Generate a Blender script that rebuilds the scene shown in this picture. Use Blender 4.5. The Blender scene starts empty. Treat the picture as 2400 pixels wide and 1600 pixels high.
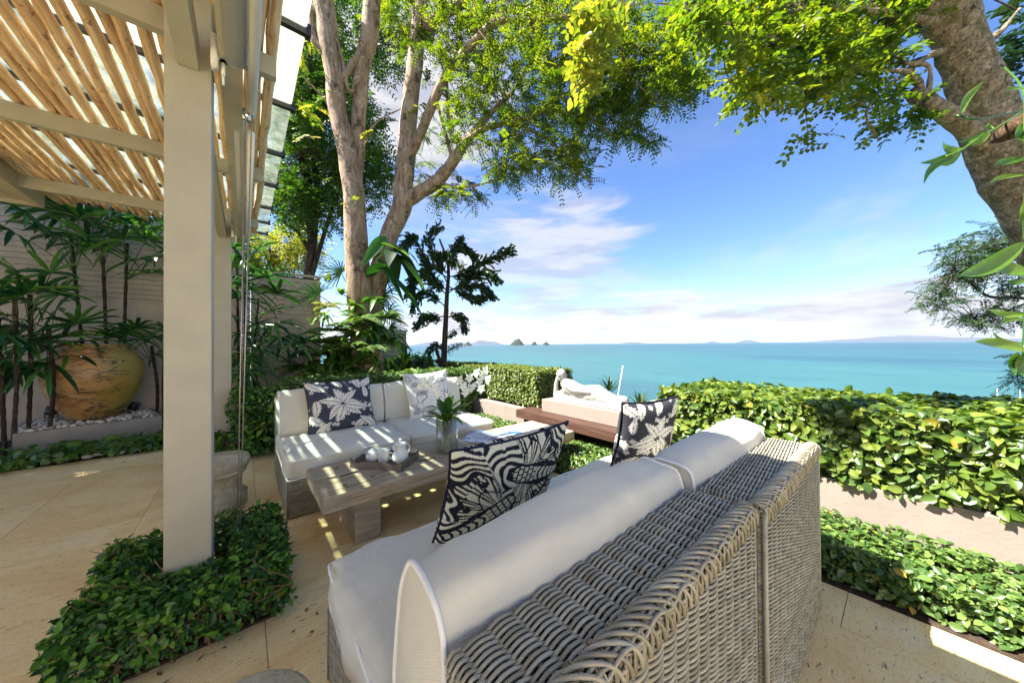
import bpy, bmesh, math, random
import numpy as np
from mathutils import Vector, Matrix, noise
from math import sin, cos, pi, radians, atan2, sqrt
random.seed(7); rng = np.random.default_rng(7)
sc = bpy.context.scene
col = sc.collection
# ------------------------------------------------------------------ camera
F, H = 760.0, 1.3
AZ = atan2(920, 760)
f0 = np.array([cos(AZ), sin(AZ), 0]); r0 = np.array([sin(AZ), -cos(AZ), 0]); u0 = np.array([0, 0, 1.])
pt, rl = radians(.45), radians(.42)
fwd = f0*cos(pt)+u0*sin(pt); u1 = u0*cos(pt)-f0*sin(pt)
rgt = r0*cos(rl)-u1*sin(rl); upv = u1*cos(rl)+r0*sin(rl)
CAM = np.array([0, 0, H])
cd = bpy.data.cameras.new('camera'); cam = bpy.data.objects.new('camera', cd); col.objects.link(cam)
cd.sensor_width = 36; cd.lens = 36*F/2400; cd.clip_start = .02; cd.clip_end = 200000
cam.matrix_world = Matrix(((rgt[0], upv[0], -fwd[0], 0), (rgt[1], upv[1], -fwd[1], 0), (rgt[2], upv[2], -fwd[2], H), (0, 0, 0, 1)))
sc.camera = cam
def ray(x, y): return fwd+rgt*(x-1200)/F-upv*(y-800)/F
def ph(x, y, d): return CAM+ray(x, y)*d                        # survey point of the photograph at a depth
def pv(x, y, v): r = ray(x, y); return CAM+r*v/r[1]             # ... on the plane y = v
def pz(x, y, z): r = ray(x, y); return CAM+r*(z-H)/r[2]         # ... on the plane z
# ------------------------------------------------------------------ sky, sun, exposure
SUN = Vector((-.66, .42, 1)).normalized()
w = bpy.data.worlds.new('World'); sc.world = w; w.use_nodes = True
nt = w.node_tree; nt.nodes.clear()
def wn(t, **k):
    n = nt.nodes.new(t)
    for a, b in k.items(): setattr(n, a, b)
    return n
L = nt.links.new
sky = wn('ShaderNodeTexSky', sky_type='NISHITA', sun_disc=False)
sky.sun_elevation = math.asin(SUN.z); sky.sun_rotation = atan2(SUN.x, SUN.y) % (2*pi)
sky.air_density = .8; sky.dust_density = .3; sky.ozone_density = 2.5; sky.altitude = 20
bg1 = wn('ShaderNodeBackground'); bg1.inputs[1].default_value = .05
hs = wn('ShaderNodeHueSaturation'); hs.inputs['Saturation'].default_value = 1.18; hs.inputs['Hue'].default_value = .507
L(sky.outputs[0], hs.inputs['Color']); L(hs.outputs[0], bg1.inputs[0])
tc = wn('ShaderNodeTexCoord'); sep = wn('ShaderNodeSeparateXYZ'); L(tc.outputs['Generated'], sep.inputs[0])
def wmath(op, a, b=None, c=None, clamp=False):
    n = wn('ShaderNodeMath', operation=op, use_clamp=clamp)
    for i, v in enumerate((a, b, c)):
        if v is None: continue
        if isinstance(v, (int, float)): n.inputs[i].default_value = v
        else: L(v, n.inputs[i])
    return n.outputs[0]
def wmap(val, a, b, c=0., d=1.):
    n = wn('ShaderNodeMapRange', interpolation_type='SMOOTHSTEP')
    L(val, n.inputs[0])
    for i, v in enumerate((a, b, c, d)): n.inputs[i+1].default_value = v
    return n.outputs[0]
zc = wmath('ADD', wmath('MAXIMUM', sep.outputs[2], 0.0), .12)
cx = wmath('DIVIDE', sep.outputs[0], zc); cy = wmath('DIVIDE', sep.outputs[1], zc)
cmb = wn('ShaderNodeCombineXYZ'); L(cx, cmb.inputs[0]); L(cy, cmb.inputs[1])
mp = wn('ShaderNodeMapping'); mp.inputs['Rotation'].default_value = (0, 0, radians(-20)); mp.inputs['Scale'].default_value = (.75, 1.5, 1); mp.inputs['Location'].default_value = (3.1, 1.7, 0)
L(cmb.outputs[0], mp.inputs[0])
def wnoise(vec, scale, det, rough, dist=0.):
    n = wn('ShaderNodeTexNoise'); n.inputs['Scale'].default_value = scale; n.inputs['Detail'].default_value = det
    n.inputs['Roughness'].default_value = rough; n.inputs['Distortion'].default_value = dist
    L(vec, n.inputs['Vector']); return n.outputs[0]
n1 = wnoise(mp.outputs[0], .62, 8, .6, .7)
# high thin cirrus
ci = wmath('MULTIPLY', wmap(n1, .46, .72), .60)
cirmask = wmap(sep.outputs[2], .62, .30); ci = wmath('MULTIPLY', ci, cirmask)
# low banks towards the horizon
mp2 = wn('ShaderNodeMapping'); mp2.inputs['Scale'].default_value = (1.0, 1.0, 5.5); mp2.inputs['Location'].default_value = (.3, 1.2, .4)
L(tc.outputs['Generated'], mp2.inputs[0])
n2 = wnoise(mp2.outputs[0], 2.6, 9, .6, .3)
lowm = wmap(sep.outputs[2], .34, .02, -.22, .17)
bank = wmap(wmath('ADD', n2, lowm), .50, .70)
# tall bright cumulus beyond the big tree
def blob(px, py, a, b, st):
    r = ray(px, py); r = r/np.linalg.norm(r)
    dp = wn('ShaderNodeVectorMath', operation='DOT_PRODUCT'); L(tc.outputs['Generated'], dp.inputs[0]); dp.inputs[1].default_value = tuple(r)
    return wmath('MULTIPLY', wmap(wmath('ADD', dp.outputs['Value'], wmath('MULTIPLY', wmath('SUBTRACT', n2, .5), .16)), a, b), st)
bl = blob(930, 190, .955, .992, .95)
bl2 = blob(1270, 650, .955, .996, .75)
fac = wmath('MAXIMUM', wmath('MAXIMUM', ci, bank), wmath('MAXIMUM', bl, bl2), clamp=True)
bg2 = wn('ShaderNodeBackground'); bg2.inputs[1].default_value = .148
cr = wn('ShaderNodeMixRGB'); cr.inputs[1].default_value = (.68, .69, .80, 1); cr.inputs[2].default_value = (1., .985, .97, 1)
n3 = wnoise(mp2.outputs[0], 4.0, 7, .62); L(wmap(n3, .40, .58), cr.inputs[0]); L(cr.outputs[0], bg2.inputs[0])
mx = wn('ShaderNodeMixShader'); L(fac, mx.inputs[0]); L(bg1.outputs[0], mx.inputs[1]); L(bg2.outputs[0], mx.inputs[2])
wo = wn('ShaderNodeOutputWorld'); L(mx.outputs[0], wo.inputs[0])
sl = bpy.data.lights.new('sun', 'SUN'); sl.energy = 4.0; sl.angle = radians(.5); sl.color = (1, .955, .87)
so = bpy.data.objects.new('sun', sl); col.objects.link(so); so.location = (-8, 5, 12)
so.rotation_euler = (-SUN).to_track_quat('-Z', 'Y').to_euler()
vs = sc.view_settings; sc.display_settings.display_device = 'sRGB'
vs.view_transform = 'Standard'; vs.look = 'None'; vs.gamma = 1; vs.use_curve_mapping = False; vs.exposure = 2.65
cy_ = sc.cycles; cy_.max_bounces = 9; cy_.diffuse_bounces = 7; cy_.glossy_bounces = 4; cy_.transmission_bounces = 6; cy_.transparent_max_bounces = 16
cy_.use_denoising = True; cy_.sample_clamp_indirect = 6; cy_.caustics_reflective = False; cy_.caustics_refractive = False
# ------------------------------------------------------------------ mesh helpers
class MB:
    def __init__(s): s.v = []; s.f = []; s.r = []; s.c = []; s.n = 0
    def add(s, v, f, rnd=None, colr=None):
        v = np.asarray(v, float).reshape(-1, 3)
        fs = f if isinstance(f, list) and len(f) and isinstance(f[0], np.ndarray) and f[0].ndim == 2 else None
        if fs is None:
            if isinstance(f, np.ndarray): fs = [f]
            else:
                d = {}
                for q in f: d.setdefault(len(q), []).append(q)
                fs = [np.array(a) for a in d.values()]
        for a in fs: s.f.append(a+s.n)
        s.v.append(v); s.n += len(v)
        s.r.append(np.full(len(v), random.random() if rnd is None else 0.) if rnd is None or np.isscalar(rnd) else np.asarray(rnd, float))
        if rnd is not None and np.isscalar(rnd): s.r[-1][:] = rnd
        if colr is not None: s.c.append(np.asarray(colr, float))
        return s
    def box(s, a, b, rot=None, piv=None, rnd=None):
        x0, y0, z0 = a; x1, y1, z1 = b
        v = np.array([(x0, y0, z0), (x1, y0, z0), (x1, y1, z0), (x0, y1, z0), (x0, y0, z1), (x1, y0, z1), (x1, y1, z1), (x0, y1, z1)], float)
        if rot is not None:
            p = np.array(piv if piv is not None else (v.min(0)+v.max(0))/2); v = (v-p)@np.array(rot).T+p
        return s.add(v, [(0, 3, 2, 1), (4, 5, 6, 7), (0, 1, 5, 4), (1, 2, 6, 5), (2, 3, 7, 6), (3, 0, 4, 7)], rnd)
    def tube(s, path, rad, n=8, cap=True, closed=False, rnd=None, squash=None):
        P = np.asarray(path, float); N = len(P); R = np.broadcast_to(np.asarray(rad, float), (N,))
        T = np.gradient(P, axis=0) if not closed else np.roll(P, -1, 0)-np.roll(P, 1, 0)
        T /= np.linalg.norm(T, axis=1)[:, None]+1e-12
        a = np.array([0, 0, 1.]) if abs(T[0][2]) < .9 else np.array([1., 0, 0])
        U = np.cross(T[0], a); U /= np.linalg.norm(U); Us = [U]
        for i in range(1, N):
            U = U-T[i]*np.dot(U, T[i]); U /= np.linalg.norm(U)+1e-12; Us.append(U)
        Us = np.array(Us); W = np.cross(T, Us)
        t = np.arange(n)*2*pi/n
        v = P[:, None]+R[:, None, None]*(Us[:, None]*np.cos(t)[None, :, None]+W[:, None]*np.sin(t)[None, :, None])
        i, j = np.meshgrid(np.arange(N if closed else N-1), np.arange(n), indexing='ij')
        i2 = (i+1) % N; j2 = (j+1) % n
        q = np.stack([i*n+j, i*n+j2, i2*n+j2, i2*n+j], -1).reshape(-1, 4)
        fs = [q]
        if cap and not closed: fs += [np.arange(n)[::-1][None], (np.arange(n)+(N-1)*n)[None]]
        return s.add(v.reshape(-1, 3), fs, rnd)
    def lathe(s, prof, n=32, c=(0, 0, 0), rnd=None, capb=True, capt=True):
        p = np.array(prof, float); t = np.arange(n)*2*pi/n; N = len(p)
        v = np.stack([p[:, None, 0]*np.cos(t), p[:, None, 0]*np.sin(t), np.repeat(p[:, 1:2], n, 1)], -1)+np.array(c)
        i, j = np.meshgrid(np.arange(N-1), np.arange(n), indexing='ij'); j2 = (j+1) % n
        fs = [np.stack([i*n+j, i*n+j2, (i+1)*n+j2, (i+1)*n+j], -1).reshape(-1, 4)]
        if capb: fs.append(np.arange(n)[::-1][None])
        if capt: fs.append((np.arange(n)+(N-1)*n)[None])
        return s.add(v.reshape(-1, 3), fs, rnd)
    def grid(s, V, rnd=None, colr=None, flip=False):
        V = np.asarray(V, float); a, b = V.shape[:2]
        i, j = np.meshgrid(np.arange(a-1), np.arange(b-1), indexing='ij')
        q = np.stack([i*b+j, i*b+j+1, (i+1)*b+j+1, (i+1)*b+j], -1).reshape(-1, 4)
        if flip: q = q[:, ::-1]
        return s.add(V.reshape(-1, 3), [q], rnd, colr)
    def build(s, name, mat, parent=None, smooth=False, loc=None):
        me = bpy.data.meshes.new(name)
        V = np.concatenate(s.v); nv = len(V); me.vertices.add(nv); me.vertices.foreach_set('co', V.astype(np.float32).ravel())
        tot = sum(a.shape[1] for a in s.f for _ in range(1)) if 0 else sum(a.size for a in s.f)
        me.loops.add(tot); npoly = sum(len(a) for a in s.f); me.polygons.add(npoly)
        me.loops.foreach_set('vertex_index', np.concatenate([a.ravel() for a in s.f]).astype(np.int32))
        sz = np.concatenate([np.full(len(a), a.shape[1]) for a in s.f]); st = np.concatenate([[0], np.cumsum(sz)[:-1]])
        me.polygons.foreach_set('loop_start', st.astype(np.int32))
        me.update(calc_edges=True)
        at = me.attributes.new('rnd', 'FLOAT', 'POINT'); at.data.foreach_set('value', np.concatenate(s.r).astype(np.float32))
        if s.c:
            ca = me.attributes.new('Col', 'FLOAT_COLOR', 'POINT'); C4 = np.concatenate(s.c)
            C4 = np.concatenate([C4, np.ones((len(C4), 1))], 1); ca.data.foreach_set('color', C4.astype(np.float32).ravel())
        me.polygons.foreach_set('use_smooth', np.full(npoly, smooth))
        me.materials.append(mat)
        o = bpy.data.objects.new(name, me); col.objects.link(o)
        if parent is not None: o.parent = parent
        if loc is not None: o.location = loc
        return o
def tag(o, label=None, cat=None, group=None, kind=None):
    if label: o['label'] = label
    if cat: o['category'] = cat
    if group: o['group'] = group
    if kind: o['kind'] = kind
    return o
def thing(name, loc, label, cat, group=None, rz=0):
    o = bpy.data.objects.new(name, None); col.objects.link(o); o.location = loc; o.rotation_euler = (0, 0, rz); o.empty_display_size = .1
    return tag(o, label, cat, group)
def part(name, mesh_obj_data, mat_, parent, loc=(0, 0, 0), rot=None):
    o = bpy.data.objects.new(name, mesh_obj_data); col.objects.link(o); o.parent = parent; o.location = loc
    if rot: o.rotation_euler = rot
    return o
def rotz(a): return np.array([[cos(a), -sin(a), 0], [sin(a), cos(a), 0], [0, 0, 1.]])
def rotx(a): return np.array([[1, 0, 0], [0, cos(a), -sin(a)], [0, sin(a), cos(a)]])
def roty(a): return np.array([[cos(a), 0, sin(a)], [0, 1, 0], [-sin(a), 0, cos(a)]])
def spline(pts, n):
    P = np.array(pts, float); k = len(P)
    if k < 3: return P[0]+(P[-1]-P[0])*np.linspace(0, 1, n)[:, None]
    Q = np.concatenate([[2*P[0]-P[1]], P, [2*P[-1]-P[-2]]]); out = []
    for t in np.linspace(0, k-1-1e-6, n):
        i = int(t); f = t-i; a, b, c, d = Q[i:i+4]
        out.append(.5*((2*b)+(-a+c)*f+(2*a-5*b+4*c-d)*f*f+(-a+3*b-3*c+d)*f**3))
    return np.array(out)
def nz(p, s=1.): return noise.noise(Vector(p)*s)
def unit(a): a = np.asarray(a, float); return a/(np.linalg.norm(a, axis=-1, keepdims=True)+1e-9)
# ------------------------------------------------------------------ materials
def mat(name):
    m = bpy.data.materials.new(name); m.use_nodes = True; t = m.node_tree; t.nodes.clear()
    o = t.nodes.new('ShaderNodeOutputMaterial'); return m, t, o
class N:
    def __init__(s, t): s.t = t
    def __call__(s, ty, **k):
        n = s.t.nodes.new(ty)
        for a, b in k.items():
            if a.startswith('i_'):
                key = a[2:].replace('_', ' '); key = int(key) if key.isdigit() else key
                n.inputs[key].default_value = b
            else: setattr(n, a, b)
        return n
    def l(s, a, b): s.t.links.new(a, b)
    def noise(s, vec, scale, det=4, rough=.55, dist=0.):
        n = s('ShaderNodeTexNoise', i_Scale=scale, i_Detail=det, i_Roughness=rough, i_Distortion=dist); s.l(vec, n.inputs['Vector']); return n.outputs[0]
    def mapv(s, vec, sc_=(1, 1, 1), rot=(0, 0, 0), loc=(0, 0, 0)):
        n = s('ShaderNodeMapping', i_Scale=sc_, i_Rotation=rot, i_Location=loc); s.l(vec, n.inputs[0]); return n.outputs[0]
    def ramp(s, fac, stops):
        n = s('ShaderNodeValToRGB'); e = n.color_ramp.elements
        while len(e) < len(stops): e.new(.5)
        for q, (p, c) in zip(e, stops): q.position = p; q.color = (*c, 1)
        s.l(fac, n.inputs[0]); return n.outputs[0]
    def mix(s, fac, a, b, mode='MIX'):
        n = s('ShaderNodeMixRGB', blend_type=mode)
        for i, v in enumerate((fac, a, b)):
            if isinstance(v, (int, float)): n.inputs[i].default_value = v
            elif isinstance(v, tuple): n.inputs[i].default_value = (*v, 1)
            else: s.l(v, n.inputs[i])
        return n.outputs[0]
    def math(s, op, a, b=0., clamp=False):
        n = s('ShaderNodeMath', operation=op, use_clamp=clamp)
        for i, v in enumerate((a, b)):
            if isinstance(v, (int, float)): n.inputs[i].default_value = v
            else: s.l(v, n.inputs[i])
        return n.outputs[0]
    def mr(s, v, a, b, c=0., d=1.):
        n = s('ShaderNodeMapRange', interpolation_type='SMOOTHSTEP'); s.l(v, n.inputs[0])
        for i, x in enumerate((a, b, c, d)): n.inputs[i+1].default_value = x
        return n.outputs[0]
    def bump(s, h, st=.3, d=.01):
        n = s('ShaderNodeBump', i_Strength=st, i_Distance=d); s.l(h, n.inputs['Height']); return n.outputs[0]
    def pri(s, colr, rough=.6, nrm=None, spec=.5, metal=0., **k):
        n = s('ShaderNodeBsdfPrincipled'); n.inputs['Metallic'].default_value = metal; n.inputs['Specular IOR Level'].default_value = spec
        if isinstance(colr, tuple): n.inputs['Base Color'].default_value = (*colr, 1)
        else: s.l(colr, n.inputs['Base Color'])
        if isinstance(rough, (int, float)): n.inputs['Roughness'].default_value = rough
        else: s.l(rough, n.inputs['Roughness'])
        if nrm is not None: s.l(nrm, n.inputs['Normal'])
        for a, b in k.items(): n.inputs[a.replace('_', ' ')].default_value = b
        return n.outputs[0]
def start(name):
    m, t, o = mat(name); n = N(t); geo = n('ShaderNodeNewGeometry'); tcn = n('ShaderNodeTexCoord')
    return m, n, o, geo.outputs['Position'], tcn.outputs['Object']
def leafmat(name, dark, mid, light, trans=.35, rough=.38, gl=.5, tint=(1.25, 1.35, .55), yellow=None):
    m, n, o, P, Ob = start(name)
    a = n('ShaderNodeAttribute', attribute_name='rnd').outputs['Fac']
    st = [(0., dark), (.45, mid), (.85, light)] + ([(.985, light), (1., yellow)] if yellow else [])
    c = n.ramp(a, st)
    c = n.mix(n.mr(n.noise(P, 30, 2), .3, .7, 0., .35), c, n.mix(1., c, (.55, .6, .5), 'MULTIPLY'))
    b = n.pri(c, rough, spec=gl)
    tr = n('ShaderNodeBsdfTranslucent'); n.l(n.mix(1., c, tint, 'MULTIPLY'), tr.inputs[0])
    ms = n('ShaderNodeMixShader', i_0=trans); n.l(b, ms.inputs[1]); n.l(tr.outputs[0], ms.inputs[2]); n.l(ms.outputs[0], o.inputs[0]); return m
def simple(name, c, rough=.6, spec=.5, metal=0., var=.12, scale=8, bump=0., bscale=60, **k):
    m, n, o, P, Ob = start(name)
    f = n.noise(P, scale, 5, .6)
    cc = n.mix(n.mr(f, .25, .75), tuple(x*(1-var) for x in c), tuple(min(1, x*(1+var)) for x in c))
    nr = n.bump(n.noise(P, bscale, 5, .65), bump, .01) if bump else None
    n.l(n.pri(cc, rough, nr, spec, metal, **k), o.inputs[0]); return m
def mk_travertine():
    m, n, o, P, Ob = start('travertine')
    info = n('ShaderNodeObjectInfo').outputs['Random']
    off = n('ShaderNodeCombineXYZ'); n.l(n.math('MULTIPLY', info, 13.), off.inputs[0]); n.l(n.math('MULTIPLY', info, 7.), off.inputs[1])
    vv = n('ShaderNodeVectorMath', operation='ADD'); n.l(P, vv.inputs[0]); n.l(off.outputs[0], vv.inputs[1]); V = vv.outputs[0]
    a = n.noise(n.mapv(V, (1.1, 2.1, 1), (0, 0, radians(8))), 1.1, 9, .68, 1.2)
    c = n.ramp(a, [(.28, (.68, .44, .18)), (.43, (.79, .58, .28)), (.57, (.84, .67, .36)), (.75, (.86, .75, .47))])
    b = n.noise(n.mapv(V, (4.5, 15, 1), (0, 0, radians(6))), 2.0, 7, .75, 1.4)
    c = n.mix(n.mr(b, .52, .68, 0, .40), c, (.50, .31, .15))
    c = n.mix(n.mr(n.noise(V, 2.2, 4), .55, .75, 0, .45), c, (.80, .70, .54))
    pit = n.noise(n.mapv(V, (14, 46, 1), (0, 0, radians(10))), 1.6, 5, .72, .5)
    pm = n.mr(pit, .60, .65)
    pm2 = n.mr(n.noise(n.mapv(V, (22, 40, 1)), 2.4, 3, .7), .665, .70)
    c = n.mix(n.math('MULTIPLY', pm, .9), c, (.16, .095, .05)); c = n.mix(n.math('MULTIPLY', pm2, .6), c, (.12, .08, .045))
    sp = n.mr(n.noise(V, 130, 2, .6), .3, .75, .93, 1.06); c = n.mix(1., c, sp, 'MULTIPLY')
    h = n.math('SUBTRACT', n.noise(V, 60, 4), n.math('MULTIPLY', pm, 1.6))
    n.l(n.pri(c, n.mr(a, .3, .7, .42, .62), n.bump(h, .30, .006), .35), o.inputs[0]); return m
M_trav = mk_travertine()
def mk_bark(name, c1, c2, c3, moss=None, sc_=1., vert=(3, 3, .8)):
    m, n, o, P, Ob = start(name)
    a = n.noise(n.mapv(P, tuple(v*sc_ for v in vert)), 3.0, 9, .68, .7)
    c = n.ramp(a, [(.3, c1), (.5, c2), (.7, c3)])
    sp = n.noise(P, 9*sc_, 6, .7); c = n.mix(n.mr(sp, .55, .68, 0, .6), c, tuple(min(1, x*1.55+.05) for x in c3))
    c = n.mix(n.mr(n.noise(P, 4*sc_, 7, .72), .56, .66, 0, .8), c, tuple(x*.3 for x in c1))
    if moss: c = n.mix(n.mr(n.noise(P, 2.6*sc_, 6, .7), .52, .64, 0, .75), c, moss)
    ck = n.noise(n.mapv(P, (16*sc_, 16*sc_, 1.6*sc_)), 1.3, 5, .7, .6); cm_ = n.mr(ck, .60, .66); c = n.mix(n.math('MULTIPLY', cm_, .7), c, tuple(x*.35 for x in c1))
    h = n.math('SUBTRACT', n.math('ADD', n.noise(n.mapv(P, (14*sc_, 14*sc_, 2.5*sc_)), 2, 8, .75), n.math('MULTIPLY', sp, .7)), n.math('MULTIPLY', cm_, .8))
    n.l(n.pri(c, .85, n.bump(h, .9, .03), .2), o.inputs[0]); return m
M_bark = mk_bark('pale_bark', (.13, .08, .045), (.33, .23, .15), (.50, .39, .28))
M_bark2 = mk_bark('mossy_bark', (.07, .052, .03), (.27, .215, .135), (.52, .45, .33), (.12, .125, .025), 2.4, (2.6, 2.6, 2.6))
M_bark3 = mk_bark('dark_bark', (.022, .015, .011), (.05, .033, .026), (.095, .068, .05))
def mk_pole():
    m, n, o, P, Ob = start('peeled_log')
    info = n('ShaderNodeObjectInfo').outputs['Random']
    off = n('ShaderNodeCombineXYZ'); n.l(n.math('MULTIPLY', info, 9.), off.inputs[0]); n.l(n.math('MULTIPLY', info, 33.), off.inputs[1])
    vv = n('ShaderNodeVectorMath', operation='ADD'); n.l(P, vv.inputs[0]); n.l(off.outputs[0], vv.inputs[1])
    a = n.noise(n.mapv(vv.outputs[0], (40, 2.2, 40)), 1.2, 7, .65, .5)
    c = n.ramp(a, [(.28, (.32, .15, .07)), (.43, (.60, .39, .22)), (.57, (.76, .56, .37)), (.78, (.85, .71, .55))])
    c = n.mix(n.mr(n.noise(n.mapv(vv.outputs[0], (14, 7, 14)), 1.5, 5, .7), .58, .66, 0, .8), c, (.17, .07, .028))
    n.l(n.pri(c, .6, n.bump(n.math('ADD', a, n.noise(n.mapv(vv.outputs[0], (60, 8, 60)), 1., 4)), .5, .012), .3), o.inputs[0]); return m
M_pole = mk_pole()
M_paint = simple('taupe_paint', (.365, .345, .28), .45, .4, var=.07, scale=5, bump=.18, bscale=45)
M_board = simple('taupe_board', (.38, .335, .255), .55, .4, var=.12, scale=6, bump=.12, bscale=40)
M_slat = simple('fence_slat_paint', (.37, .31, .235), .6, .35, var=.16, scale=5, bump=.2, bscale=40)
M_render = simple('taupe_render', (.42, .355, .28), .85, .2, var=.1, scale=3, bump=.25, bscale=70)
M_cream = simple('cream_render', (.22, .182, .155), .85, .2, var=.07, scale=4, bump=.25, bscale=80)
M_box = simple('grey_render', (.30, .275, .25), .8, .25, var=.1, scale=4, bump=.2, bscale=70)
M_white = simple('white_enamel', (.78, .77, .75), .35, .5, var=.03)
M_bouncewall = simple('bounce_wall_white', (.78, .74, .66), .8, .2, var=.04)
M_plaster = simple('white_plaster', (.33, .315, .295), .7, .3, var=.05, scale=10, bump=.15, bscale=60)
M_fabricroll = simple('grey_blind_cloth', (.42, .42, .41), .8, .2, var=.04, bump=.1, bscale=400)
M_chrome = simple('chrome', (.7, .7, .7), .18, .5, 1.)
M_steel = simple('cable_steel', (.42, .36, .35), .35, .5, .6)
M_black = simple('black_metal', (.02, .02, .022), .4, .5)
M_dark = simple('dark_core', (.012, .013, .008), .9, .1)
M_soil = simple('dark_soil', (.055, .038, .027), .95, .1, var=.4, scale=30, bump=.9, bscale=60)
M_twig = simple('twig', (.17, .105, .06), .8, .2, var=.3, scale=20)
M_stone = None
def mk_stone():
    m, n, o, P, Ob = start('weathered_stone')
    a = n.noise(P, 7, 8, .65); c = n.ramp(a, [(.3, (.27, .235, .155)), (.5, (.43, .39, .275)), (.7, (.56, .52, .40))])
    c = n.mix(n.mr(n.noise(n.mapv(P, (1, 1, .35)), 18, 6, .75), .53, .68, 0, .6), c, (.13, .105, .065))
    n.l(n.pri(c, .85, n.bump(n.noise(P, 70, 6, .7), .5, .01), .2), o.inputs[0]); return m
M_stone = mk_stone()
def mk_fabric(name, c):
    m, n, o, P, Ob = start(name)
    wv = n('ShaderNodeTexWave', wave_type='BANDS', bands_direction='DIAGONAL', i_Scale=190., i_Distortion=0.)
    n.l(Ob, wv.inputs[0])
    f = n.noise(P, 6, 4); cc = n.mix(n.mr(f, .3, .7), tuple(x*.95 for x in c), tuple(min(1, x*1.03) for x in c))
    cc = n.mix(n.mr(n.noise(P, 2.2, 4, .6), .58, .75, 0, .18), cc, tuple(x*y for x, y in zip(c, (.86, .84, .78))))
    h = n.math('ADD', n.math('MULTIPLY', wv.outputs[0], .10), n.math('ADD', n.noise(n.mapv(P, (1, 1, 1)), 5, 4, .5, 1.6), n.math('MULTIPLY', n.noise(P, 14, 3, .5, 1.), .4)))
    n.l(n.pri(cc, .85, n.bump(h, .42, .03), .15, Sheen_Weight=.12), o.inputs[0]); return m
M_cush = mk_fabric('cream_canvas', (.70, .665, .56))
M_pipe = simple('white_piping', (.80, .78, .74), .7, .2, var=.03)
def mk_wicker():
    m, n, o, P, Ob = start('grey_wicker')
    a = n('ShaderNodeAttribute', attribute_name='rnd').outputs['Fac']
    c = n.ramp(a, [(0., (.225, .202, .14)), (.5, (.325, .297, .215)), (1., (.42, .39, .30))])
    c = n.mix(n.mr(n.noise(P, 25, 4), .4, .7, 0, .35), c, (.17, .13, .09))
    n.l(n.pri(c, .36, None, .5), o.inputs[0]); return m
M_wick = mk_wicker()
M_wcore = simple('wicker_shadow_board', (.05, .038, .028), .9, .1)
def mk_table():
    m, n, o, P, Ob = start('weathered_timber')
    g = n.noise(n.mapv(P, (1.6, 22, 22)), 2.0, 8, .68, .9)
    c = n.ramp(g, [(.25, (.16, .095, .05)), (.42, (.35, .255, .155)), (.58, (.48, .38, .26)), (.8, (.58, .49, .37))])
    c = n.mix(n.mr(n.noise(n.mapv(P, (1.2, 3, 3)), 1.6, 5, .6), .45, .68, 0, .5), c, (.35, .36, .33))
    c = n.mix(n.mr(n.noise(n.mapv(P, (2.4, 6, 6)), 1.4, 5, .7), .60, .70, 0, .7), c, (.23, .15, .09))
    cr_ = n.noise(n.mapv(P, (2.2, 55, 55)), 1.4, 4, .7, .5); c = n.mix(n.mr(cr_, .62, .68, 0, .8), c, (.07, .045, .03))
    h = n.math('SUBTRACT', g, n.math('MULTIPLY', n.mr(cr_, .60, .7), 1.))
    n.l(n.pri(c, .8, n.bump(h, .6, .015), .25), o.inputs[0]); return m
M_tbl = mk_table()
def mk_hard():
    m, n, o, P, Ob = start('red_hardwood')
    g = n.noise(n.mapv(P, (24, 1.6, 24)), 1.6, 6, .6, .5)
    c = n.ramp(g, [(.3, (.035, .015, .010)), (.55, (.07, .033, .022)), (.8, (.115, .062, .045))])
    n.l(n.pri(c, .5, n.bump(g, .3, .01), .4), o.inputs[0]); return m
M_hard = mk_hard()
def mk_urn():
    m, n, o, P, Ob = start('ochre_glaze')
    a = n.noise(n.mapv(Ob, (1, 1, 2)), 2.1, 7, .62, .6)
    c = n.ramp(a, [(.28, (.18, .08, .03)), (.43, (.38, .19, .065)), (.56, (.46, .28, .12)), (.75, (.50, .38, .22))])
    xs = n('ShaderNodeSeparateXYZ'); n.l(Ob, xs.inputs[0])
    c = n.mix(n.mr(n.math('ADD', xs.outputs[0], n.math('MULTIPLY', n.noise(Ob, 3, 5), .5)), .34, .56, 0, .7), c, (.27, .235, .03))
    c = n.mix(n.mr(n.math('ADD', xs.outputs[2], n.math('MULTIPLY', n.noise(Ob, 4, 5), .3)), .98, 1.25, 0, .7), c, (.30, .25, .12))
    fl = n.noise(n.mapv(Ob, (5, 5, 26)), 2.2, 7, .75, .4); band = n.mr(n.noise(n.mapv(Ob, (1.6, 1.6, 2.6)), 2, 3), .47, .58)
    c = n.mix(n.math('MULTIPLY', n.mr(fl, .49, .54), n.math('MULTIPLY', band, .95)), c, (.03, .024, .016))
    c = n.mix(n.mr(n.noise(Ob, 11, 6, .7), .6, .7, 0, .4), c, (.55, .47, .33))
    n.l(n.pri(c, n.mr(a, .3, .7, .22, .5), n.bump(n.math('ADD', n.noise(n.mapv(Ob, (2, 2, 4)), 5, 6), n.math('MULTIPLY', fl, -.5)), .16, .02), .5), o.inputs[0]); return m
M_urn = mk_urn()
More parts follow.
